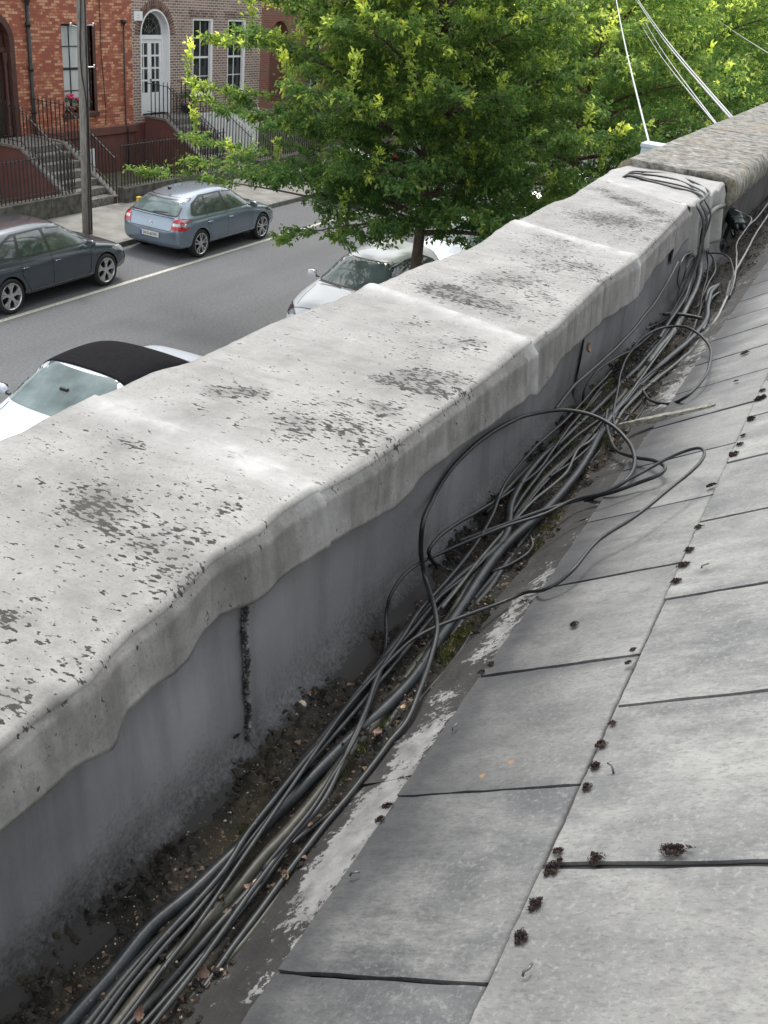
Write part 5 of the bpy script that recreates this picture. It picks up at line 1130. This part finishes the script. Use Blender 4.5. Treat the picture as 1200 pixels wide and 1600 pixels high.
CABRIO = [(-2.12,.40,.60,.50,.66,.58,.70,.48,.71),(-2.09,.31,.76,.50,.78,.74,.82,.60,.84),(-2.0,.25,.845,.52,.88,.79,.92,.66,.945),(-1.8,.23,.87,.54,.92,.81,.945,.68,.975),
    (-1.45,.22,.885,.54,.935,.83,.965,.70,1.0),(-1.30,.22,.89,.54,.94,.835,1.02,.69,1.06),(-1.0,.22,.895,.54,.945,.84,1.19,.72,1.255),(-.6,.22,.895,.54,.945,.84,1.33,.71,1.385),(-.2,.22,.895,.54,.94,.845,1.365,.70,1.425),(.42,.22,.895,.54,.93,.845,1.35,.695,1.41),
    (.62,.22,.895,.54,.925,.845,1.26,.70,1.325),(.94,.22,.895,.54,.91,.84,1.08,.715,1.14),(1.17,.22,.895,.54,.885,.83,.945,.71,.985),(1.38,.22,.89,.54,.86,.82,.90,.66,.935),(1.7,.23,.88,.52,.79,.79,.835,.62,.86),(1.95,.25,.82,.50,.70,.74,.745,.56,.77),(2.07,.28,.72,.46,.60,.66,.64,.50,.66),(2.12,.36,.56,.45,.53,.54,.55,.44,.56)]
def round_poly(P, r, n=4):
    out = []; k = len(P)
    for i in range(k):
        a, b, c = Vector(P[i-1]), Vector(P[i]), Vector(P[(i+1)%k]); u = (a-b); v = (c-b); q = min(r, u.length*.45, v.length*.45); s = b+u.normalized()*q; e = b+v.normalized()*q
        for j in range(n+1): t = j/n; out.append(tuple(s*(1-t)**2+b*2*t*(1-t)+e*t*t))
    return out
def patch(bvh, poly, fn, d, off, res=.06):
    """flat outline (a, b) cut into a grid, thrown along d onto the body surface"""
    bm = bmesh.new(); bm.faces.new([bm.verts.new((p[0],p[1],0)) for p in poly])
    A = [p[0] for p in poly]; B = [p[1] for p in poly]
    for ax, lo, hi in ((0,min(A),max(A)),(1,min(B),max(B))):
        c = lo+res
        while c < hi:
            co = [0,0,0]; co[ax] = c; no = [0,0,0]; no[ax] = 1
            bmesh.ops.bisect_plane(bm, geom=bm.verts[:]+bm.edges[:]+bm.faces[:], plane_co=co, plane_no=no); c += res
    bmesh.ops.triangulate(bm, faces=bm.faces[:]); d = Vector(d).normalized(); bad = []
    for v in bm.verts:
        s = Vector(fn(v.co.x, v.co.y)) - d*3; h = bvh.ray_cast(s, d)
        if h[0] is None or abs(h[1].dot(d)) < (.22 if abs(d.x) > .5 else .02): bad.append(v)
        else: v.co = h[0] + (h[1] if h[1].dot(d) < 0 else -h[1])*off
    bmesh.ops.delete(bm, geom=bad, context='VERTS')
    V = [v.co.copy() for v in bm.verts]; bm.verts.index_update(); F = [tuple(v.index for v in f.verts) for f in bm.faces]
    bm.free(); return V, F
def wheel(root, x, y, side, style, r=.315):
    o = bpy.data.objects.new('wheel', None); COL.objects.link(o); o.parent = root; o.location = (x, y, r); o.empty_display_size = .1
    if side < 0: o.rotation_euler = (0,0,math.pi)
    MB().lathe([(r*.72,-.10),(r*.93,-.105),(r*.995,-.08),(r,-.04),(r,.04),(r*.995,.08),(r*.93,.105),(r*.76,.098),(r*.74,.06)], 36, axis='x').build('tyre', MAT['rubber'], o, True)
    mb = MB().lathe([(r*.765,.098),(r*.74,.103),(r*.70,.088),(r*.68,.03),(r*.68,-.08)], 36, axis='x')
    ns = 5
    for i in range(ns):
        a = 2*math.pi*i/ns+.3
        for s in ((-.13,.13) if style != 'single' else (0,)):
            b0 = a+s*(2.0 if style == 'v' else .9); b1 = a+s*(.75 if style == 'v' else 1.6); w = .030 if style != 'single' else .06
            mb.beam((.075,r*.12*math.cos(b0),r*.12*math.sin(b0)),(.085,r*.71*math.cos(b1),r*.71*math.sin(b1)), w, .03, 0, (1,0,0))
            if style == 'v': c0 = a+s*.75; mb.beam((.08,r*.36*math.cos(c0),r*.36*math.sin(c0)),(.085,r*.71*math.cos(c0+s*1.6),r*.71*math.sin(c0+s*1.6)), .024,.026,0,(1,0,0))
    mb.lathe([(0,.095),(r*.12,.095),(r*.2,.085),(r*.2,.05)], 20, axis='x').build('rim', MAT['alloy'], o)
    MB().lathe([(0,.02),(r*.70,.02)], 30, axis='x').build('brake_disc', MAT['darkwell'], o)
    return o
def car(label, loc, rz, body_m, table=HATCH, axles=(1.28,-1.35), wr=.332, wstyle='v', front=True, rear=True, detail=True, cabrio=False, bmw=False, plate=None, wide=1.0, group='parked cars', tall=1.0, lamps='darklamp'):
    root = empty('parked_car', (loc[0],loc[1],0), label, 'car', group, rz)
    tb = [tuple([r[0], r[1]*1.0, r[2]*wide, r[3], r[4]*tall if r[4]>.8 else r[4], r[5]*wide, r[6]*tall, r[7]*wide, r[8]*tall]) for r in table]
    V = []; F = []; k = 9; n2 = 2*k-2+0
    for (y,zb,w,zm,zs,ws,zr,wr_,zt_) in tb:
        half = [(0,zb),(w*.86,zb),(w*.985,zb+.10),(w,zm),(ws+(w-ws)*.35,zs-.03),(ws-.03,zs+.012 if zs+.012 < zr else (zs+zr)/2),(wr_,zr),(wr_*.62,zt_-.012),(0,zt_)]
        ring = [(x,y,z) for x,z in half] + [(-x,y,z) for x,z in half[-2:0:-1]]; V += ring
    m = len(half)*2-2
    for i in range(len(tb)-1):
        for j in range(m): F.append((i*m+j, i*m+(j+1)%m, (i+1)*m+(j+1)%m, (i+1)*m+j))
    F.append(tuple(range(m-1,-1,-1))); F.append(tuple((len(tb)-1)*m+j for j in range(m)))
    me = bpy.data.meshes.new('body'); me.from_pydata(V, [], F); ob = link('body', me, MAT[body_m], root)
    bm = bmesh.new(); bm.from_mesh(me); bmesh.ops.recalc_face_normals(bm, faces=bm.faces); bm.to_mesh(me); bm.free()
    s = ob.modifiers.new('s','SUBSURF'); s.levels = s.render_levels = 3 if detail else 2
    # wheel arches
    cm = MB()
    for ya in axles:
        for sx in (-1,1): cm.lathe([(0,sx*.60),(wr+.035,sx*.60),(wr+.035,sx*1.2),(0,sx*1.2)], 40, (0,ya,wr+.01), 'x')
    co = cm.build('cutter', MAT['darkwell'], root); bm = bmesh.new(); bm.from_mesh(co.data); bmesh.ops.remove_doubles(bm, verts=bm.verts, dist=1e-5); bmesh.ops.dissolve_degenerate(bm, edges=bm.edges, dist=1e-5); bmesh.ops.recalc_face_normals(bm, faces=bm.faces); bm.to_mesh(co.data); bm.free()
    dg = bpy.context.evaluated_depsgraph_get(); smooth = bpy.data.meshes.new_from_object(ob.evaluated_get(dg)); bvh = BVHTree.FromPolygons([v.co[:] for v in smooth.vertices], [p.vertices[:] for p in smooth.polygons])
    ob.modifiers.clear(); ob.data = smooth.copy(); bpy.context.view_layer.update()
    bo = ob.modifiers.new('b','BOOLEAN'); bo.operation = 'DIFFERENCE'; bo.object = co; bo.solver = 'EXACT'; bo.material_mode = 'INDEX'
    bpy.context.view_layer.update(); dg = bpy.context.evaluated_depsgraph_get(); cut = bpy.data.meshes.new_from_object(ob.evaluated_get(dg))
    ob.modifiers.clear(); cut.name = 'body'; ob.data = cut; cut.materials.clear(); cut.materials.append(MAT[body_m]); cut.materials.append(MAT['darkwell'])
    for p in cut.polygons:
        c_ = p.center; p.material_index = 1 if (c_.z < .24 or any(math.hypot(c_.y-ya, c_.z-wr-.01) < wr+.0352 and abs(c_.x) < .95 for ya in axles)) else 0
    cut.polygons.foreach_set('use_smooth', [True]*len(cut.polygons)); cut.set_sharp_from_angle(angle=math.radians(40))
    bpy.data.objects.remove(co)
    side = lambda a, b: (0, a, b); fr = lambda a, b: (a, 0, b); topf = lambda a, b: (a, b, 0)
    def add(name, items, m, off, parent=root, res=.06, smooth_=True):
        mb = MB()
        for poly, fn, d in items: V, F = patch(bvh, poly, fn, d, off, res); mb.add(V, F)
        return mb.build(name, MAT[m], parent, smooth_)
    def pair(name, polys, m, off):
        for sx in (-1, 1): add(name, [(p, side, (-sx,0,0)) for p in polys], m, off)
    def both(poly): return [(poly, side, (-1,0,0)), (poly, side, (1,0,0))]
    def strip(p, q, w):
        d = Vector((q[0]-p[0], q[1]-p[1])).normalized(); nn = Vector((-d.y, d.x))*w/2; return [(p[0]+nn.x,p[1]+nn.y),(q[0]+nn.x,q[1]+nn.y),(q[0]-nn.x,q[1]-nn.y),(p[0]-nn.x,p[1]-nn.y)]
    T = tall
    # windscreen, rear window, side glass
    ws_poly = round_poly([(-.70,1.0*T),(.70,1.0*T),(.565,1.37*T),(-.565,1.37*T)] if not cabrio else [(-.78*wide,1.0*T),(.78*wide,1.0*T),(.69*wide,1.362*T),(-.69*wide,1.362*T)], .06)
    if not cabrio: add('windscreen_seal', [(round_poly([(-.725,.985*T),(.725,.985*T),(.585,1.385*T),(-.585,1.385*T)], .07), fr, (0,-1,0))], 'black_plastic', .0025)
    g = add('windscreen', [(ws_poly, fr, (0,-1,0))], 'wglass', .005)
    if detail: MB().beam((-.5,1.13,.985*T),(.1,1.10,1.0*T),.02,.012).beam((.1,1.13,.985*T),(.62,1.07,1.0*T),.02,.012).build('wiper', MAT['black_plastic'], root)
    if cabrio:
        # fabric roof lifted off the same hull
        pol = [p for p in smooth.polygons if -1.36 < p.center.y < .455 and p.center.z > .965*T]
        idx = {}; Vv = []; Ff = []
        for p in pol:
            f = []
            for vi in p.vertices:
                if vi not in idx: idx[vi] = len(Vv); v = smooth.vertices[vi]; Vv.append(v.co+v.normal*.012)
                f.append(idx[vi])
            Ff.append(f)
        st = MB().add(Vv, Ff).build('soft_top', MAT['fabric'], root, True); 
        sm = st.modifiers.new('s','SOLIDIFY'); sm.thickness = .012; sm.offset = -1
        pair('side_window', [round_poly([(.74,.97*T),(.34,1.27*T),(-.35,1.29*T),(-.42,.985*T)], .04)], 'cglass', .016)
        add('rear_window', [(round_poly([(-.38,1.06),(.38,1.06),(.33,1.22),(-.33,1.22)], .04), fr, (0,1,0))], 'cglass', .018)
        MB().box(-.06,.06,.80,.84,1.26,1.31).build('mirror_mount', MAT['black_plastic'], root)
    else:
        pair('window_seal', [round_poly([(.86,.955*T),(.34,1.325*T),(-.25,1.375*T),(-1.0,1.36*T),(-1.42,1.22*T),(-1.58,1.02*T),(-1.50,.975*T)], .05)], 'black_plastic', .0025)
        pair('side_window', [round_poly([(.80,.975*T),(.33,1.30*T),(-.19,1.345*T),(-.215,.985*T)], .03)], 'cglass', .005)
        pair('side_window', [round_poly([(-.28,.985*T),(-.265,1.345*T),(-.86,1.335*T),(-1.02,.995*T)], .03)], 'cglass', .005)
        pair('quarter_window', [round_poly([(-1.08,1.0*T),(-.93,1.33*T),(-1.18,1.27*T),(-1.40,1.16*T),(-1.50,1.04*T)], .03)], 'cglass', .005)
        add('rear_seal', [(round_poly([(-.665,.985*T),(.665,.985*T),(.545,1.335*T),(-.545,1.335*T)], .07), fr, (0,1,0))], 'black_plastic', .0025)
        rw = add('rear_window', [(round_poly([(-.635,1.005*T),(.635,1.005*T),(.525,1.31*T),(-.525,1.31*T)], .06), fr, (0,1,0))], 'cglass' if not bmw else 'wglass', .005)
    if detail:
        L_ = []
        for p, q in [((.86,.95),(.80,.42)),((.80,.42),(.62,.27)),((-.235,.95),(-.24,.27)),((-1.02,.97),(-1.03,.66)),((-1.03,.66),(-.82,.30)),((.62,.265),(-.82,.265))]: L_ += both(strip((p[0],p[1]*1),(q[0],q[1]*1), .011))
        L_ += [(strip((-.74,.83),(-.66,1.0),.01),fr,(0,1,0)),(strip((.74,.83),(.66,1.0),.01),fr,(0,1,0))] if not cabrio else []
        L_ += [(strip((-.56,.60 if not bmw else .66),(.56,.60 if not bmw else .66),.012),fr,(0,1,0)),(strip((-.56,.66),(-.62,.80),.01),fr,(0,1,0)),(strip((.56,.66),(.62,.80),.01),fr,(0,1,0))]
        L_ += [(strip((-.66,1.12),(-.60,1.9),.01),topf,(0,0,-1)),(strip((.66,1.12),(.60,1.9),.01),topf,(0,0,-1)),(strip((-.60,1.98),(.60,1.98),.012),topf,(0,0,-1))]
        for it in L_: add('shut_line', [it], 'seam', .003, res=.09)
        pair('sill_trim', [strip((.90,.245),(-1.0,.245),.05)], 'black_plastic', .004)
        if not bmw and not cabrio: pair('chrome_trim', [strip((.86,.30),(-.92,.30),.016)], 'alloy', .006)
        for sx in (-1,1):
            for ya, nm in ((-.10,0),(-.95,1)):
                if cabrio and nm: continue
                h = bvh.ray_cast(Vector((sx*3,ya,.80*T)), Vector((-sx,0,0)))
                if h[0]: hx = h[0].x; MB().tube([(hx,ya-.10,.80*T),(hx+sx*.028,ya-.06,.80*T),(hx+sx*.028,ya+.06,.80*T),(hx,ya+.10,.80*T)], .013, 8).build('door_handle', MAT[body_m], root, True)
            xm = .86*wide
            o = MB().lathe([(0,-.09),(.05,-.085),(.075,-.04),(.078,.02),(.06,.07),(0,.085)], 14, axis='x'); o.V = [(x*1.15,y*.75,z*.95) for x,y,z in o.V]; mo = o.build('door_mirror', MAT[body_m], root, True); mo.location = (sx*(xm+.13),.72 if not cabrio else .9,1.0*T)
            MB().beam((-sx*.16,0,-.04),(-sx*.03,0,-.02),.05,.03).build('mirror_arm', MAT['black_plastic'], mo)
            MB().add([(-.07,-.062,-.055),(.07,-.062,-.055),(.07,-.062,.055),(-.07,-.062,.055)],[(0,1,2,3)]).build('mirror_glass', MAT['cglass'], mo)
    # lamps
    hl = [(.60,.66),(.85,.70),(.87,.79),(.66,.745)]
    for sx in (-1,1):
        pl = [(x*sx,z) for x,z in round_poly([(.50,.61),(.70,.60),(.84,.68),(.83,.775),(.62,.72)], .03)]
        sdp = round_poly([(1.66,.70),(1.92,.60),(2.06,.57),(2.06,.66),(1.80,.755)], .03)
        add('headlight', [(pl, fr, (0,-1,0)), (sdp, side, (-sx,0,0))], lamps, .007)
        rl = [(x*sx,z) for x,z in round_poly([(.57,.70),(.86,.70),(.86,.90),(.74,.96),(.60,.90)], .04)]
        rs_ = round_poly([(-2.11,.70),(-1.93,.72),(-1.89,.84),(-1.95,.94),(-2.03,.93),(-2.11,.80)], .04)
        rl_o = add('rear_light', [(rl, fr, (0,1,0)), (rs_, side, (-sx,0,0))], 'redlamp', .008)
        if detail: add('reversing_light', [([(x*sx,z) for x,z in [(.61,.79),(.83,.79),(.83,.85),(.61,.85)]], fr, (0,1,0))], 'clearlamp', .012, rl_o)
    add('front_grille', [(round_poly([(-.46,.56),(.46,.56),(.44,.645),(-.44,.645)], .02), fr, (0,-1,0)), (round_poly([(-.55,.30),(.55,.30),(.50,.44),(-.50,.44)], .03), fr, (0,-1,0))], 'black_plastic', .006)
    if bmw:
        add('rear_badge', [([(.045*math.cos(a),.765+.045*math.sin(a)) for a in np.linspace(0,6.28,17)[:-1]], fr, (0,1,0))], 'white_paint', .008)
        add('badge_quarters', [([(0,.765)]+[(.034*math.cos(a),.765+.034*math.sin(a)) for a in np.linspace(q,q+1.57,6)], fr, (0,1,0)) for q in (0,3.1416)], 'blueband', .010)
        add('tailgate_crease', [(strip((-.60,.94),(.60,.94),.014), fr, (0,1,0))], 'black_plastic', .003)
        add('rear_wiper', [(strip((-.02,1.0),(.36,1.03),.018), fr, (0,1,0))], 'black_plastic', .014)
        sfin = MB().add([(-.02,-1.42,1.42),(.02,-1.42,1.42),(.012,-1.30,1.445),(-.012,-1.30,1.445),(0,-1.44,1.50)],[(0,1,4),(1,2,4),(2,3,4),(3,0,4)]).build('roof_aerial', MAT['black_plastic'], root)
    if plate:
        zc = .53; h = bvh.ray_cast(Vector((0,-4,zc)), Vector((0,1,0))); yp = h[0].y-.016; xo = .10 if False else 0
        po = MB().box(-.26,.26,yp-.006,yp+.012,zc-.056,zc+.056).build('number_plate', MAT['plate'], root, bevel=.003)
        MB().add([(-.26,yp-.0085,zc-.055),(-.215,yp-.0085,zc-.055),(-.215,yp-.0085,zc+.055),(-.26,yp-.0085,zc+.055)],[(0,1,2,3)]).build('plate_band', MAT['blueband'], po)
        cu = bpy.data.curves.new('plate_text','FONT'); cu.body = plate; cu.size = .088; cu.align_x = 'CENTER'; cu.align_y = 'CENTER'; cu.extrude = .0008
        to = bpy.data.objects.new('plate_text', cu); COL.objects.link(to); dg = bpy.context.evaluated_depsgraph_get(); tm = bpy.data.meshes.new_from_object(to.evaluated_get(dg)); bpy.data.objects.remove(to)
        tm.transform(Matrix.Translation((.022,yp-.0088,zc)) @ Matrix.Rotation(math.pi/2,4,'X') @ Matrix.Diagonal((.92,1.15,1,1))); link('plate_lettering', tm, MAT['platetxt'], po)
    for ya in axles:
        for sx in (-1,1): wheel(root, sx*(.895*wide-.115), ya, sx, wstyle, wr)
    MB().box(-.60,.60,-1.8,1.8,.20,.30).build('underbody', MAT['darkwell'], root)
    return root
car('dark grey hatchback with black mirror parked behind the blue car', (-14.62,14.50), 0, 'p_grey', wstyle='v', lamps='clearlamp')
car('blue-grey hatchback seen from behind, parked by the telegraph pole', (-14.62,20.42), 0, 'p_blue', table=BMWT, axles=(1.32,-1.32), wstyle='double', wr=.325, bmw=True, plate='04-D-65395', tall=.985)
car('silver convertible with black fabric soft top parked below the parapet', (-8.36,9.55), math.pi, 'p_silver', table=CABRIO, cabrio=True, wstyle='double', tall=1.06, wide=1.03)
car('white hatchback facing the camera, parked beside the tree trunk', (-8.34,17.36), math.pi, 'p_white', wstyle='single', tall=1.035)
car('silver car parked beyond the white hatchback, under the tree', (-8.35,22.6), math.pi, 'p_silver', detail=False, wstyle='single')
car('dark car parked third in the near row, seen through leaves', (-8.35,28.1), math.pi, 'p_black', detail=False, wstyle='single')
car('white car glimpsed through leaves beyond the dark one', (-8.35,33.6), math.pi, 'p_white', detail=False, wstyle='single')
car('blue-tinted silver car farthest along the near row', (-8.3,44.5), math.pi, 'p_silver', detail=False, wstyle='single', tall=1.1)
car('white car parked ahead of the blue car, behind the tree', (-14.62,29.3), 0, 'p_white', detail=False, wstyle='single')
car('grey car parked further along the far kerb', (-14.62,34.8), 0, 'p_grey', detail=False, wstyle='single')
car('silver car far along the far kerb', (-14.62,40.4), 0, 'p_silver', detail=False, wstyle='single')

# ------------------------------------------------------------------ trees
def tree(label, base, H, R, z_lo, seed, nleaf=60000, lsize=.075, lean=(0,0), bark='bark', bright=1.0, group='street trees', shoots=60, ell=(1,1), ctr=(0,0), extra=()):
    rg = np.random.default_rng(seed); rnd = random.Random(seed)
    root = empty('street_tree', base, label, 'tree', group)
    wood = MB(); top = np.array([lean[0]*H, lean[1]*H, H*.93])
    tr = [np.array([0,0,0.]), np.array([.02,.01,z_lo*.6]), np.array([.03+lean[0]*H*.2,0,z_lo]), np.array([lean[0]*H*.5,lean[1]*H*.5,H*.6]), top]
    MB().tube(spline(tr,.15), list(np.linspace(.125,.03,len(spline(tr,.15)))), 12).build('trunk', MAT[bark], root, True)
    TW = []      # twig segments start, end, order flag
    nl = 44
    for i in range(nl):
        f = (i+.5)/nl; z = z_lo*.92+(H*.9-z_lo)*f**1.15; a = i*2.399+rnd.uniform(-.3,.3)
        # crown envelope: wide and low, rounded top
        env = math.sqrt(max(.03, 1-((f-.30)/.80)**2)) if f > .30 else (.80+.20*f/.30)
        ln = R*env*rnd.uniform(.82,1.08); ca, sa = math.cos(a)*ell[0], math.sin(a)*ell[1]
        t0 = np.array([np.interp(z,[0,H*.6,H],[0,tr[3][0],top[0]]), np.interp(z,[0,H*.6,H],[0,tr[3][1],top[1]]), z])
        rise = .10+.75*f; droop = -.10 if f < .3 else 0
        P = [t0, t0+np.array([ca*ln*.35+ctr[0]*.35, sa*ln*.35+ctr[1]*.35, ln*.35*rise+.06]), t0+np.array([ca*ln*.7+ctr[0]*.7, sa*ln*.7+ctr[1]*.7, ln*.62*rise+.05+droop*.5]), t0+np.array([ca*ln+ctr[0], sa*ln+ctr[1], ln*.80*rise+droop*ln*.6])]
        Q = spline(P, .12); wood.tube(Q, list(np.linspace(.05*(1-.6*f)+.012,.006,len(Q))), 6)
        for j in range(3, len(Q)):
            g = j/len(Q); 
            for s in (-1,1):
                if rnd.random() < .26: continue
                sl = (.30+.85*(1-abs(g-.45)))*rnd.uniform(.5,1.1)*R/3.3; ang = a+s*(.6+rnd.uniform(0,.7)); up = rnd.uniform(-.12,.45)+.35*f
                q0 = Q[j]; q1 = q0+np.array([math.cos(ang)*ell[0]*sl*.5, math.sin(ang)*ell[1]*sl*.5, up*sl*.5]); q2 = q0+np.array([math.cos(ang+s*.1)*ell[0]*sl, math.sin(ang+s*.1)*ell[1]*sl, up*sl*.8-.05*sl])
                if rnd.random() < .5: wood.tube([q0,q1,q2], [.010,.006,.003], 4, 0, False)
                TW.append((q0*.6+q1*.4, q2, 0.)); 
                for k in range(2):
                    c = q1*(1-k*.4)+q2*k*.4; b = ang+rnd.uniform(-1.3,1.3); tl = sl*rnd.uniform(.3,.6); TW.append((c, c+np.array([math.cos(b)*tl,math.sin(b)*tl,rnd.uniform(-.25,.45)*tl]), 0.))
        TW.append((Q[-3], Q[-1]+np.array([ca*.15,sa*.15,.02]), .6))
    for tgt in extra:      # long side limbs seen reaching out of the crown
        tg = np.array(tgt)-np.array(base); st_ = np.array([0,0,min(H*.8,max(z_lo,tg[2]-.3))]); Q = spline([st_, st_*.5+tg*.5+[0,0,.12], tg], .12); wood.tube(Q, list(np.linspace(.03,.005,len(Q))), 6)
        an = math.atan2(tg[1],tg[0])
        for j in range(len(Q)*5//8, len(Q), 1):
            for s in (rnd.choice((-1,1)),):
                ang = an+s*rnd.uniform(.4,1.2); sl = rnd.uniform(.15,.45); e = Q[j]+np.array([math.cos(ang)*sl,math.sin(ang)*sl,rnd.uniform(-.1,.25)*sl]); TW.append((Q[j],e,.3))
        for q in range(3): TW.append((Q[-4],Q[-1],.7))
    # upright leader shoots with younger foliage
    for i in range(shoots):
        s, e, _ = TW[rnd.randrange(len(TW))]; h = rnd.uniform(.25,.75); TW.append((e, e+np.array([rnd.uniform(-.15,.15),rnd.uniform(-.15,.15),h]), 1.))
        wood.tube([e, e+np.array([0,0,h*.9])], [.006,.003], 4, 0, False)
    wood.build('branches', MAT[bark], root, True)
    T0 = np.array([t[0] for t in TW]); T1 = np.array([t[1] for t in TW]); fl = np.array([t[2] for t in TW]); ln = np.linalg.norm(T1-T0,axis=1)
    w = ln*(1+fl*.6); idx = rg.choice(len(TW), nleaf, p=w/w.sum()); u = rg.uniform(0,1,nleaf)**.8
    P = T0[idx]*(1-u[:,None])+T1[idx]*u[:,None]+rg.normal(0,.035,(nleaf,3))
    D = (T1-T0)[idx]/ln[idx][:,None]*.7+rg.normal(0,.65,(nleaf,3)); D[:,2] -= .25*(1-fl[idx])
    # colour: dark mature leaves, yellow-green new leaves at twig ends and shoots, light on upper crown painted in
    tw_r = rg.uniform(0,1,len(TW))[idx]; hgt = np.clip((P[:,2]-z_lo)/(H-z_lo),0,1); rad = np.linalg.norm(P[:,:2]-np.array(ctr)*.5,axis=1)/R
    young_lit = np.clip((u-.5)*1.6,0,1)*np.clip(tw_r*1.5-.55,0,1)*(.15+1.0*hgt*rad**.5)*1.5 + .16*np.clip(hgt*1.4-.2,0,1) + fl[idx]*.5*(.4+.6*u)
    young_lit = np.clip(young_lit+rg.normal(0,.05,nleaf), 0, 1)[:,None]
    dark = np.array([.066,.138,.036]); mid = np.array([.20,.285,.055]); lite = np.array([.58,.64,.12])
    C = dark*(1-young_lit)**1+mid*young_lit; C = C*(1-young_lit**1.5)+lite*young_lit**1.5; C = C*rg.uniform(.7,1.35,(nleaf,1))*bright
    yl = rg.uniform(0,1,nleaf) < .0015; C[yl] = [.5,.34,.03]
    V, F, C = leaves_np(P, D, lsize*rg.uniform(.6,1.25,nleaf)*(1+.15*young_lit[:,0]), C, rg, .35, .27)
    npmesh('crown', V, F, MAT['leaves'], root, False, C)
    return root
tree('big leafy street tree beside the white hatchback, nearest the camera', (-7.02,16.3,.12), 7.4, 3.4, 2.35, 11, 175000, .086, lean=(0,.0), ctr=(-.28,.2), shoots=110, extra=[tuple(at(u,v,y=yy_)) for u,v,yy_ in ((222,268,15.6),(296,250,16),(300,215,17),(432,376,15.6),(520,372,15.8),(300,130,15.6),(330,60,15.8),(690,190,15.2),(700,350,15.5),(620,370,15.4),(780,360,16.2))])
tree('second street tree with reddish trunk beyond the nearest one', (-7.1,26.2,.12), 7.6, 3.9, 1.9, 12, 90000, .10, bark='bark_red', bright=1.2)
tree('third street tree in the near row', (-7.0,35.0,.12), 8.0, 4.3, 2.0, 13, 60000, .13, bright=1.2)
tree('fourth street tree in the near row', (-7.0,45.0,.12), 8.4, 4.6, 2.0, 14, 36000, .16, bright=1.2)
tree('fifth street tree in the near row', (-7.0,56.0,.12), 8.6, 5.2, 1.8, 15, 30000, .19, bright=1.2)
tree('sixth street tree in the near row, far off', (-7.0,70.0,.12), 8.6, 6.0, 1.6, 16, 26000, .23, bright=1.2)
tree('tree on the far pavement beyond the second flight of steps', (-17.0,41,.12), 7.5, 4.0, 1.9, 17, 30000, .15, bright=1.1)
tree('distant tree on the far pavement', (-17.0,56,.12), 8.0, 5.0, 1.8, 18, 24000, .19, bright=1.1)

# small pale box where the steep wire meets the outer face of the wall
MAT['palebox'] = pm('pale_blue_plastic', (.42,.50,.53), (.52,.60,.62), 12, .45, .1, 60)
q = at(1026, 246, y=5.55); o = empty('wire_box', (q[0]-.03, 5.55, q[2]-.01), 'small pale blue box where the steep overhead wire meets the wall', 'junction box')
MB().box(-.05,.05,-.06,.06,-.07,.07).build('housing', MAT['palebox'], o, bevel=.008); MB().box(-.056,.056,-.066,.066,.055,.078).build('lid', MAT['palebox'], o, bevel=.006)
MB().box(.05,.16,-.02,.02,-.06,-.03).build('bracket', MAT['iron'], o)
# overhead wires
MAT['wire'] = pm('pale_wire', (.42,.43,.44), (.55,.55,.55), 30, .5)
for i, (lab, a, b, ya, yb, r, m) in enumerate([
    ('steep white overhead wire dropping to the parapet behind the draped flap', (958,-30), (1024,262), 15, 5.45, .0065, 'wire'),
    ('upper of the two bright overhead wires slanting to the far coping', (996,-2), (1156,196), 22, 8.05, .007, 'wire'),
    ('lower of the two bright overhead wires slanting to the far coping', (1000,8), (1148,192), 22, 7.8, .007, 'wire'),
    ('faint overhead wire below the bright pair', (1006,30), (1131,208), 24, 7.1, .0045, 'wire'),
    ('second faint overhead wire, just under the first faint one', (1003,40), (1129,207), 24, 7.05, .0045, 'wire'),
    ('thin overhead wire near the top right corner', (1096,10), (1215,92), 40, 16, .006, 'wire')]):
    A = at(*a, y=ya); B = at(*b, y=yb); P = [A*(1-t)+B*t-np.array([0,0,.05*math.sin(math.pi*t)]) for t in np.linspace(0,1,16)]
    d = (A-B)/np.linalg.norm(A-B); P = [A+d*6]+P if i != 0 else [A+d*3]+P
    c = Vector([float(v) for v in P[8]]); o = MB().tube([Vector([float(v) for v in p])-c for p in P], r, 6).build('overhead_wire', MAT[m], None, True); o.location = c; tag(o, lab, 'wire', 'overhead wires')
